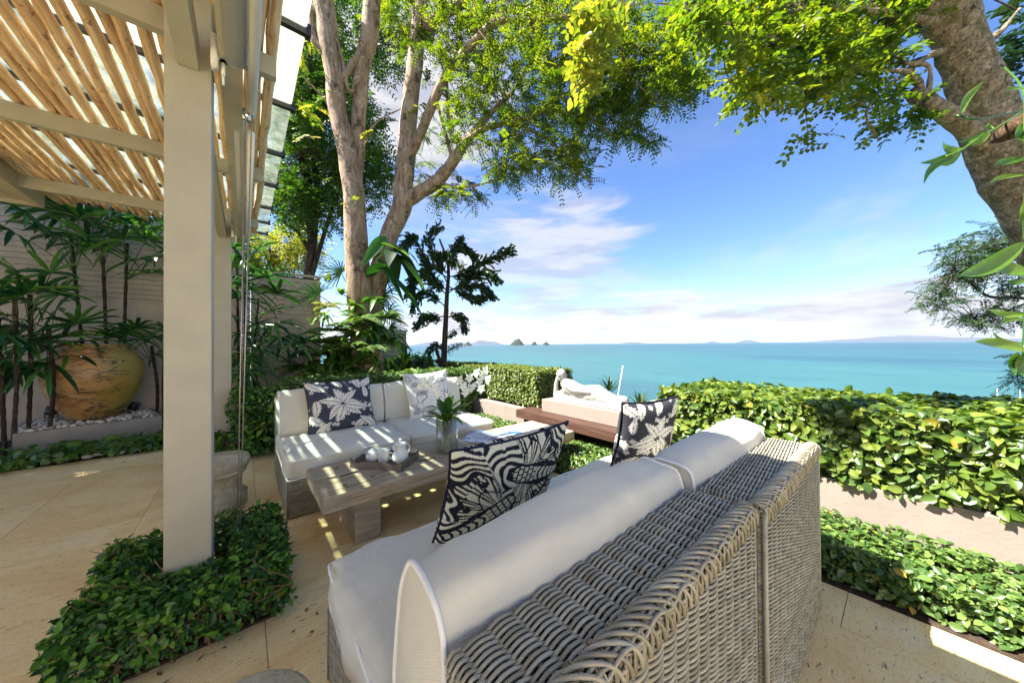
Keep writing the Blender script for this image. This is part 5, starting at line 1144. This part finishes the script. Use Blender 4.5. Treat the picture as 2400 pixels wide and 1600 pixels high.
back_tree('dense dark green tree behind the twin trunks, left of the open sky', (B1[0], B1[1], 0), ph(745, 300, 10.3), [.22, .14, .10],
          [(760, 90, 130, 110, 9, 11.5, 170), (700, 240, 80, 110, 8.6, 11.5, 120), (780, 300, 120, 110, 9, 11.5, 170), (720, 420, 90, 90, 8.6, 11.5, 110), (850, 370, 70, 80, 9.5, 11.5, 70), (880, 430, 50, 60, 9.5, 11, 40), (690, 480, 60, 50, 9, 11, 45), (650, 430, 50, 70, 9, 11, 40), (780, 470, 60, 60, 9.5, 11.5, 50), (800, -60, 200, 60, 9, 11.5, 80), (900, 90, 45, 110, 9.5, 11, 40)], G_tree2, 5, .55, .11, .05)
B2 = ph(640, 800, 14)
back_tree('sunny yellow-green tree over the top of the free-standing screen', (B2[0], B2[1], 0), ph(645, 600, 14), [.15, .1, .07], [(650, 590, 90, 50, 12.5, 15, 110), (600, 590, 50, 50, 12.5, 15, 60), (720, 600, 45, 45, 12.5, 15, 45), (690, 550, 60, 30, 12.5, 15, 40), (560, 570, 40, 60, 12, 14, 40)], G_yel, 4, .6, .11, .05)
B3 = ph(520, 800, 11.5)
back_tree('green tree over the wall seen through the pergola glass', (B3[0]-1, B3[1], 0), ph(300, 250, 10.5), [.15, .1, .07], [(300, 330, 260, 150, 9.5, 11.5, 120), (120, 150, 200, 150, 9.5, 11.5, 80)], G_tree2, 4, .6, .12, .06)
B5 = (-5.6, 8.9, 0)
t_save = clumps
def clumps(regs, keep=None):
    if regs != 'shade': return t_save(regs)
    d = rand_dirs(260); r = rng.random(260)**.4; return np.array([-5.6, 8.0, 6.4])+d*r[:, None]*np.array([2.0, 1.8, 1.5])
back_tree('tall garden tree behind the house corner shading the left of the terrace', B5, (-5.6, 8.3, 6.2), [.2, .14, .08], 'shade', G_tree2, 5, .6, .13, .065)
# --- right hand tree
rt = thing('leaning_tree', (5.95, -1.35, 0), 'leaning mossy tree at the right edge with oval leaves over the sea', 'tree')
tk = MB(); sk = []
lim([(2640, 1180), (2580, 900), (2500, 690), (2435, 545), (2378, 430), (2330, 327), (2298, 241), (2276, 172), (2246, 86), (2198, 0), (2130, -130)], [3.1, 3.05, 3.0, 3.0, 3.0, 2.98, 2.95, 2.9, 2.85, 2.8, 2.7], None, [140, 125, 114, 116, 128, 130, 120, 102, 102, 120, 132], 24)
lim([(2330, 345), (2290, 320), (2230, 275), (2165, 232), (2140, 222)], 2.98, 2.75, [66, 58, 48, 44, 36], 16)
lim([(2172, 232), (2150, 195), (2130, 172), (2080, 165), (2010, 163), (1920, 185), (1850, 225), (1790, 250)], 2.78, 2.3, [18, 15, 12, 8, 7, 5, 4, 2]); lim([(2176, 230), (2180, 160), (2150, 150), (2120, 148)], 2.75, 2.7, [16, 12, 9, 6]); lim([(2250, 115), (2180, 130), (2090, 195), (2000, 255)], 2.95, 2.6, [26, 14, 9, 5]); lim([(2230, 60), (2120, 40), (1980, 20), (1800, 40), (1700, 120)], 2.85, 2.3, [30, 18, 12, 8, 4]); lim([(2060, 215), (2030, 270), (2060, 330)], 2.6, 2.55, [4, 3, 2]); lim([(2000, 160), (1940, 120), (1840, 100), (1720, 60), (1560, 10), (1420, 20)], 2.6, 1.9, [8, 7, 6, 5, 4, 3]); lim([(2310, 100), (2350, 70), (2390, 20)], 3., 3., [22, 14, 10])
lim([(1420, 20), (1405, 70), (1390, 150)], 1.95, 1.9, [3, 3, 2])
o = fb(rt, tk, 'trunk', M_bark2, True); bumpy_trunk(o, 8, .014, 7)
C = clumps([(1760, 60, 120, 80, 2.1, 3.2, 50), (1880, 100, 140, 90, 2.1, 3.2, 75), (2000, 80, 130, 90, 2.2, 3.3, 70), (1800, 190, 90, 50, 2.1, 2.8, 26), (1740, 225, 40, 35, 2.1, 2.6, 9), (1930, 190, 90, 50, 2.2, 2.9, 26), (2060, 170, 80, 70, 2.5, 3.3, 26), (2020, 225, 60, 35, 2.4, 2.9, 9), (2070, 310, 28, 26, 2.5, 2.8, 4), (1895, 320, 22, 20, 2.4, 2.6, 3), (2150, 280, 30, 30, 2.6, 2.9, 6), (1680, 40, 40, 60, 2., 2.8, 14), (1650, 30, 60, 50, 2, 2.8, 14), (1900, -60, 300, 60, 2.2, 3.2, 60), (2100, 40, 60, 60, 2.6, 3.4, 26)])
cm = MB(); C = C[rng.random(len(C)) < .72]; pinnate(cm, C, 4, .17, .047, .029, 5, .25); fb(rt, cm, 'crown', G_right)['kind'] = 'stuff'
C3 = clumps([(1395, 80, 26, 60, 1.85, 2.1, 13), (1385, 165, 24, 45, 1.85, 2.05, 8), (1420, 40, 30, 35, 1.85, 2.1, 7), (1345, 130, 20, 20, 1.9, 2.0, 2)])
cm = MB(); pinnate(cm, C3, 3, .12, .050, .032, 4, .4); fb(rt, cm, 'hanging_spray', G_yel)['kind'] = 'stuff'
tw = MB(); twig_to(tw, C, sk, .8, .0035); fb(rt, tw, 'twigs', M_bark3)['kind'] = 'stuff'
C4 = clumps([(2370, 70, 45, 80, 3.2, 3.8, 16), (2385, 130, 25, 40, 3.2, 3.6, 6)]); cm = MB(); pinnate(cm, C4, 3, .16, .06, .04, 4, .3); fb(rt, cm, 'shaded_leaves', G_dark)['kind'] = 'stuff'  # shade put into the colour: these leaves take the dark palm green
# --- feathery dark tree at the right
B4 = ph(2480, 900, 6.5); ft = thing('feathery_tree', (B4[0], B4[1], 0), 'grey-green feathery tree spreading in from the right edge below the leaning trunk', 'tree'); tk = MB(); sk = []
lim([(2560, 1050), (2540, 900), (2500, 780), (2420, 705), (2320, 695), (2270, 660), (2230, 640)], 6.5, 6.0, [30, 28, 20, 10, 8, 5, 3], 8); lim([(2500, 780), (2440, 600), (2360, 570), (2280, 590)], 6.4, 6.2, [14, 9, 6, 3], 8); lim([(2420, 705), (2340, 735), (2280, 745)], 6.2, 6., [7, 5, 3], 8); lim([(2540, 900), (2440, 880), (2380, 880)], 6.4, 6.2, [10, 6, 3], 8)
fb(ft, tk, 'trunk', M_bark3, True)
C = clumps([(2350, 560, 90, 40, 5.8, 6.8, 50), (2270, 600, 80, 32, 5.8, 6.8, 40), (2240, 650, 60, 30, 5.8, 6.6, 28), (2200, 700, 50, 22, 5.8, 6.4, 18), (2330, 630, 80, 50, 5.8, 6.8, 34), (2280, 750, 50, 26, 5.8, 6.6, 20), (2360, 740, 50, 30, 5.8, 6.6, 20), (2385, 660, 40, 50, 5.8, 6.8, 18), (2385, 885, 22, 20, 6, 6.4, 9), (2395, 840, 15, 20, 6, 6.4, 4)])
cm = MB(); pinnate(cm, C, 4, .30, .052, .020, 9, .25); fb(ft, cm, 'crown', G_feath)['kind'] = 'stuff'
tw = MB(); twig_to(tw, C, sk, .7, .005); fb(ft, tw, 'twigs', M_bark3)['kind'] = 'stuff'
# --- epiphyte leaves on the leaning tree
ep = thing('climbing_orchid', tuple(ph(2400, 640, 1.7)), 'fleshy green climber leaves hanging at the right edge before the leaning trunk', 'plant')
def flat_leaf(a, b, wpx, d, bend=0., m=G_orch, dd=0.):
    A_, B_ = ph(a[0], a[1], d+dd), ph(b[0], b[1], d); ln = np.linalg.norm(B_-A_); ax = unit(B_-A_); sd = unit(np.cross(ax, fwd)); V = []
    for i in range(13):
        t = i/12; ww = wpx*d/F*(sin(pi*min(1, t**.8*.97+.02)))**.75; p = A_+(B_-A_)*t+sd*bend*ln*sin(pi*t)+fwd*.02*sin(pi*t)
        V.append([p-sd*ww*.5-fwd*ww*.12, p-sd*ww*.25-fwd*ww*.03, p, p+sd*ww*.25-fwd*ww*.03, p+sd*ww*.5-fwd*ww*.12])
    fb(ep, MB().grid(np.array(V), random.random()), 'leaf', m, True)
for a in (((2400, 570), (2250, 645), 40, 1.6, .08), ((2410, 640), (2330, 620), 30, 1.7, -.05), ((2412, 735), (2320, 726), 15, 1.6, .06), ((2410, 822), (2285, 800), 22, 1.5, -.06), ((2405, 806), (2326, 774), 10, 1.6, .1), ((2405, 748), (2340, 772), 9, 1.7, -.15), ((2385, 825), (2380, 880), 26, 1.5, .05), ((2403, 825), (2408, 890), 30, 1.5, -.05), ((2412, 655), (2362, 656), 14, 1.65, .1),
          ((2254, 351), (2209, 333), 20, 2.0, .12), ((2250, 352), (2157, 382), 13, 2., .05), ((2236, 366), (2165, 430), 17, 2., -.12), ((2252, 352), (2206, 388), 20, 2., .1), ((2320, 312), (2270, 334), 20, 2., .1), ((2310, 305), (2246, 332), 9, 2., .1), ((2252, 266), (2305, 192), 17, 2.2, .05), ((2400, 372), (2332, 386), 16, 1.9, -.06), ((2410, 330), (2390, 290), 26, 1.9, .05), ((2315, 290), (2330, 300), 14, 2.1, .1), ((2400, 410), (2320, 430), 10, 1.9, -.1), ((2412, 400), (2398, 560), 34, 1.7, .1), ((2395, 480), (2412, 560), 20, 1.7, .1), ((2400, 208), (2360, 222), 9, 2., -.3)): flat_leaf(*a)
for p in ([(2395, 262, 2.4), (2345, 295, 2.08), (2300, 320, 2.02), (2255, 350, 2.), (2217, 367, 2.)], [(2408, 430, 1.86), (2420, 560, 1.62), (2405, 700, 1.62), (2400, 830, 1.5)], [(2345, 150, 2.8), (2395, 205, 2.1), (2402, 300, 1.92), (2408, 430, 1.86)], [(2240, 270, 2.2), (2290, 280, 2.15), (2345, 270, 2.3), (2395, 262, 2.4)]): fb(ep, MB().tube(spline([ph(x, y, d) for x, y, d in p], 18), .006, 6), 'stem', G_orch, True)
a_, b_ = ph(2318, 336, 2.25), ph(2440, 265, 2.0); P = spline([a_, a_*.6+b_*.4, b_], 14)
tag(MB().tube(P, [.002, .012, .024, .034, .042, .048, .052, .055, .058, .058, .058, .058, .058, .058], 12).build('dead_frond_sheath', mk_bark('dead_sheath', (.03, .018, .01), (.09, .05, .025), (.18, .11, .06), None, 2., (5, 5, 1)), None, True), 'brown pointed dead sheath hanging beside the leaning trunk', 'sheath')
# --- fishtail palm
FP = ph(1040, 862, 6.6); fp = thing('fishtail_palm', (FP[0], FP[1], .2), 'dark fishtail palm standing in silhouette against the sea', 'palm'); tkm = MB()
P, R_ = img([(1042, 880), (1041, 820), (1044, 760), (1048, 690), (1050, 620), (1030, 560)], 6.6, 6.6, [15, 14, 12, 10, 7, 4]); limb(tkm, P, R_, 30, 10); 
P2, R2 = img([(1036, 860), (1026, 830), (1022, 815)], 6.6, 6.6, [9, 8, 6]); limb(tkm, P2, R2, 8, 8); P2, R2 = img([(1026, 850), (1022, 842)], 6.55, 6.55, [9, 7]); tkm.tube(P2, R2, 8)
fb(fp, tkm, 'trunk', M_bark3, True)
for (path, d1, ll) in (([(1046, 650), (1090, 640), (1140, 610), (1190, 590)], 6.3, .24), ([(1047, 690), (1100, 650), (1140, 640), (1160, 650)], 6.2, .25), ([(1047, 640), (1060, 590), (1085, 580), (1110, 600)], 6.6, .22), ([(1046, 640), (1020, 600), (1005, 560), (1025, 535)], 6.7, .20), ([(1046, 650), (1000, 610), (970, 560), (955, 570)], 6.5, .24), ([(1046, 690), (1000, 650), (975, 650), (960, 680)], 6.4, .25), ([(1045, 720), (1010, 690), (985, 690), (970, 720)], 6.7, .22), ([(1044, 740), (1015, 745), (995, 745), (980, 760)], 6.4, .20), ([(1045, 745), (1070, 740), (1085, 750), (1088, 770)], 6.4, .18), ([(1048, 670), (1090, 690), (1115, 700), (1125, 700)], 6.8, .22), ([(1046, 660), (1030, 620), (1040, 600), (1075, 620)], 6.2, .22), ([(1042, 800), (1055, 785), (1065, 780)], 6.5, .08), ([(1042, 830), (1060, 815), (1075, 808)], 6.5, .06), ([(1040, 820), (1020, 810), (1005, 825)], 6.5, .12), ([(1049, 640), (1070, 575), (1080, 560)], 6.6, .12), ([(1047, 680), (1120, 670), (1150, 690)], 6.5, .22), ([(1047, 680), (1020, 660), (1000, 620)], 6.8, .22)):
    pts = spline([ph(x, y, 6.6+(d1-6.6)*i/(len(path)-1)) for i, (x, y) in enumerate(path)], 22); mb = MB(); mb.tube(pts, np.linspace(.014, .004, 22), 5, rnd=.1); Pq, Dq = [], []
    T_ = unit(np.gradient(pts, axis=0))
    for i in range(3, 22):
        for _ in range(13): Pq.append(pts[i]+rng.normal(0, .035, 3)); Dq.append(T_[i]*.9+rand_dirs(1)[0]*.55+np.array([0, 0, -.2]))
    Pq = np.array(Pq); leaves(mb, Pq, np.array(Dq), rand_dirs(len(Pq)), ll*rng.uniform(.4, .85, len(Pq)), ll*.21, .2, .35, wide=.72); fb(fp, mb, 'leaf', G_dark)
# --- plants round the foot of the big tree
def fern(label, c, n_, R_, m=G_fern, name='fern', droop=.6, el=(.3, 1.)):
    t = thing(name, tuple(c), label, 'fern', 'ferns at the foot of the big tree')
    for i in range(n_):
        a = i*2.399+random.uniform(-.3, .3); e = random.uniform(*el); d = np.array([cos(a)*cos(e), sin(a)*cos(e), sin(e)]); L_ = R_*random.uniform(.7, 1.1); ts = np.linspace(0, 1, 26)
        pts = np.array(c)+d*L_*ts[:, None]-np.array([0, 0, 1.])*(droop*L_*ts**2)[:, None]; mb = MB(); mb.tube(pts, np.linspace(.006, .002, 26), 4, rnd=.2); T_ = unit(np.gradient(pts, axis=0)); Sd = unit(np.cross(T_, (0, 0, 1.))); Pq, Dq, Lq = [], [], []
        for k in range(2, 26):
            for sg in (-1, 1): Pq.append(pts[k]); Dq.append(Sd[k]*sg+T_[k]*.35-np.array([0, 0, .25])); Lq.append(R_*.23*sin(pi*(k/26)**.7)+.01)
        Pq = np.array(Pq); leaves(mb, Pq, np.array(Dq), np.tile([0, 0, 1.], (len(Pq), 1)), np.array(Lq), .022*R_/.5, .1, .2, np.clip(rng.normal(.5, .2, len(Pq)), 0, 1)); fb(t, mb, 'leaf', m)
    return t
fern('drooping fern against the screen, left of the tree foot', ph(735, 830, 6.4), 14, .62); fern('bright fern at the left side of the tree foot', ph(765, 800, 6.1), 13, .55); fern('fern below the palm fans, right of the tree foot', ph(900, 800, 6.2), 14, .6); fern('large sunlit fern frond cluster on the front of the tree foot', ph(820, 765, 6.0), 9, .55); fern('lower fern between tree foot and clipped hedge', ph(830, 850, 5.9), 14, .5); fern('yellowish fern just above the end of the screen', ph(765, 720, 6.6), 9, .45, G_yel); fern('dark fern low beside the free-standing screen', ph(705, 860, 6.3), 14, .55)
def strappy(label, c, n_, ln, wd, m, cat='plant', name='bromeliad', group=None, el=(.4, 1.3), droop=.5, aim=None):
    t = thing(name, tuple(c), label, cat, group)
    for i in range(n_):
        a = i*2.399+random.uniform(-.4, .4); e = random.uniform(*el); d = np.array([cos(a)*cos(e), sin(a)*cos(e), sin(e)])+(np.array(aim) if aim is not None else 0)
        fb(t, strap_leaf(np.array(c)+rng.normal(0, .02, 3), d, (0, 0, 1) if abs(d[2]) < .95 else (1, 0, 0), ln*random.uniform(.65, 1.15), wd*random.uniform(.8, 1.2), droop*random.uniform(.4, 1.2), 7), 'leaf', m, True)
    return t
strappy('bromeliad perched on the left side of the trunk', ph(800, 690, 6.2), 12, .30, .06, G_fern); strappy('pale broad-leaved bromeliad on the front of the tree foot', ph(815, 790, 5.95), 16, .42, .075, G_fern, droop=.9)
strappy('leafy ginger sprays rising beside the screen end', ph(770, 660, 6.8), 16, .42, .05, G_yel, name='ginger_plant', el=(.6, 1.4)); strappy('small leafy shoot reaching left across the screen', ph(735, 757, 6.2), 8, .2, .09, G_orch, name='orchid_shoot')
strappy('tangled broad-leaved creeper on the right of the tree foot', ph(880, 770, 6.0), 26, .42, .12, G_pothos, name='creeper', el=(-.3, 1.1), droop=.9); strappy('broad-leaved creeper low on the tree foot above the hedge', ph(860, 830, 5.8), 24, .36, .11, G_pothos, name='creeper', el=(-.2, 1.2), droop=.8); strappy('dark broad-leaved creeper left of the tree foot', ph(790, 840, 5.9), 22, .34, .10, G_ring, name='creeper', el=(-.1, 1.2), droop=.8)
strappy('young creeper hugging the trunk low down', ph(835, 730, 6.15), 12, .28, .05, G_fern, name='creeper', el=(.2, 1.3))
ph_ = strappy('big dark climbing leaves hanging from the right trunk', ph(925, 590, 6.2), 7, .62, .26, G_dark, name='philodendron', el=(-.6, .5), droop=.9, aim=unit(rgt)*.5); 
for (a, b, w_) in (((880, 600), (935, 660), .22), ((895, 575), (950, 575), .26), ((905, 640), (975, 690), .22), ((860, 650), (900, 600), .2), ((930, 600), (985, 640), .24), ((905, 555), (860, 590), .22)):
    A_, B_ = ph(a[0], a[1], 6.2), ph(b[0], b[1], 5.9); fb(ph_, strap_leaf(A_, B_-A_, (.3, -.6, .7), np.linalg.norm(B_-A_)*1.3, w_, .3, 8), 'leaf', G_ring, True)
fpl = thing('fan_palm', tuple(ph(890, 800, 6.9)), 'grey-green fan palm fans between trunk and dark fishtail palm', 'palm')
for (x, y, dx, dy) in ((900, 690, 1, .3), (910, 730, 1, -.1), (905, 655, .8, .7), (915, 765, 1, -.4), (890, 710, .6, .5), (800, 640, -.8, .5), (745, 690, -.7, .6)):
    hub = ph(x, y, 6.7); d = unit(rgt*dx+upv*dy-fwd*.3); m = frond_mesh(hub, d, -fwd+np.array([0, 0, .3]), 17, .42, .026, radians(200), .25); m.tube(spline([ph(870, 800, 6.9), (hub+ph(870, 800, 6.9))/2+np.array([0, 0, .1]), hub], 8), .008, 5, rnd=.3); fb(fpl, m, 'leaf', G_palm)
strappy('low dark shrub in front of the sea, left of the fishtail palm', ph(985, 858, 6.4), 30, .30, .055, G_dark, 'shrub', 'seaside_shrub', None, (.2, 1.4), .3); strappy('thin leafy shoots at the end of the low screen', ph(950, 850, 6.2), 22, .42, .05, G_ring, 'shrub', 'seaside_shrub', None, (.5, 1.45), .2)
for (x, y, d, lb) in ((1500, 955, 5.0, 'spiky grey-green agave behind the statue feet'), (1428, 915, 5.6, 'spiky agave tips showing behind the statue hips'), (1352, 1035, 4.2, 'small spiky agave under the bench near the table end')): strappy(lb, ph(x, y, d), 20, .34, .035, G_feath, 'plant', 'agave', 'agaves beyond the bench', (.3, 1.4), .1)
# --- jetty roof by the shore
jt = thing('moored_boat', tuple(ph(2360, 950, 120)), 'white moored boat with a pale canopy on the water, far right above the hedge', 'boat'); jx = rotz(AZ-pi/2)
def jb(a, b, nm, m): c = np.array(ph(2375, 952, 120)); mb = MB().box(a, b); v = mb.v[0]@jx.T+c; mb.v[0] = v; fb(jt, mb, nm, m)
jb((-14, -2, -1.2), (6, 2, .4), 'hull', M_white); jb((-5.5, -1.8, 2.0), (7, 2.2, 2.5), 'canopy', simple('canopy_pink', (.55, .42, .36), .7)); jb((-5, -1.4, .4), (6, 1.6, 2.0), 'cabin', M_white); jb((-9.2, -.1, .4), (-9.0, .1, 2.2), 'rail_post', M_white); jb((-12.2, -.1, .4), (-12.0, .1, 1.6), 'rail_post', M_white); jb((-5.9, -.1, .4), (-5.7, .1, 6.5), 'mast', M_white); jb((2.6, -.1, .4), (2.8, .1, 6.3), 'mast', M_white); jb((-14, -.1, 1.2), (-5, .1, 1.35), 'rail', M_white)
for t_ in range(3): pass
print('TRIS', sum(len(p.data.loops)-2*len(p.data.polygons) for p in {o.data.name: o for o in sc.objects if o.type == 'MESH'}.values()))

# ------------------------------------------------------------------ haze over the water
hm, hn, ho = mat('haze_air'); v_ = hm.node_tree.nodes.new('ShaderNodeVolumePrincipled'); v_.inputs['Color'].default_value = (.80, .88, 1, 1); v_.inputs['Density'].default_value = 1.2e-5; v_.inputs['Anisotropy'].default_value = .2
hm.node_tree.links.new(v_.outputs[0], ho.inputs['Volume'])
tag(MB().box((-44000, -44000, -26), (44000, 44000, 900)).build('haze', hm), 'thin sea haze', kind='stuff')

hedge('understory_shrub', 'shadowy broad-leaved shrub mass behind the foot of the big tree', (1.30, 2.25, 7.0, 7.6, .0, 1.35), 2600, .13, .075, G_ring, .12, (1, 1, 1, 1), .22, .16, 60, 'shrub', 'understory shrubs')
hedge('understory_shrub', 'leafy shrub between the big tree and the seaside hedge', (2.3, 3.1, 6.4, 7.1, .0, 1.0), 2200, .11, .065, G_pothos, .12, (1, 1, 1, 1), .2, .14, 60, 'shrub', 'understory shrubs')
hedge('understory_shrub', 'fine-leaved shrub under the slat screen behind the far sofa', (.75, 1.75, 6.2, 6.9, .0, .85), 3000, .07, .04, G_fern, .12, (1, 1, 1, 1), .2, .14, 60, 'shrub', 'understory shrubs')

# more greenery heaped round the foot of the big tree
for (x, y, d, n_, r_, m, lb) in ((775, 775, 5.75, 12, .60, G_fern, 'arching fern on the near left of the tree foot'), (845, 745, 5.8, 12, .58, G_fern, 'arching fern right on the front of the trunk base'), (905, 745, 5.9, 12, .5, G_fern, 'light fern beneath the big dark climbing leaves'), (800, 815, 5.65, 12, .5, G_fern, 'low fern in front of the trunk base'), (870, 815, 5.6, 12, .5, G_fern, 'low fern over the shaded hedge'), (720, 800, 6.1, 12, .55, G_palm, 'dark drooping fern before the free-standing screen')):
    fern(lb, ph(x, y, d), n_, r_, m)
for (x, y, d, n_, l_, w_, m, nm, lb) in ((830, 720, 5.95, 14, .34, .10, G_orch, 'creeper', 'bright broad creeper leaves wrapped round the trunk base'), (880, 700, 6.1, 14, .36, .10, G_pothos, 'creeper', 'creeper between the two trunks above the foot'), (925, 800, 5.9, 16, .36, .11, G_pothos, 'creeper', 'creeper spilling towards the low screen'), (760, 740, 6.2, 14, .36, .07, G_fern, 'bromeliad', 'green bromeliad against the screen end'), (855, 785, 5.65, 14, .34, .10, G_orch, 'creeper', 'pale creeper leaves at the middle of the tree foot'), (910, 850, 5.6, 14, .30, .09, G_orch, 'creeper', 'low creeper just above the sketch cushion'), (745, 860, 5.7, 14, .30, .09, G_pothos, 'creeper', 'low creeper above the dark blue cushion')):
    strappy(lb, ph(x, y, d), n_, l_, w_, m, name=nm, el=(-.2, 1.2), droop=.8)

# fallen leaves on the paving
fm = MB(); nf = 46; P = np.stack([rng.uniform(-2.4, 2.3, nf), rng.uniform(.0, 5.6, nf), np.full(nf, .004)], 1); extra = np.stack([rng.uniform(-.5, .5, 26), rng.uniform(1.45, 1.9, 26), np.full(26, .004)], 1); P = np.concatenate([P, extra]); nf = len(P)
D = rand_dirs(nf); D[:, 2] = .05; leaves(fm, P, D, np.tile([0, 0, 1.], (nf, 1)), rng.uniform(.012, .04, nf), rng.uniform(.006, .02, nf), .2, -.1)
tag(fm.build('fallen_leaves', simple('dry_leaf', (.16, .09, .035), .8, var=.5, scale=40), None, True), 'small dry leaves on the paving', kind='stuff')
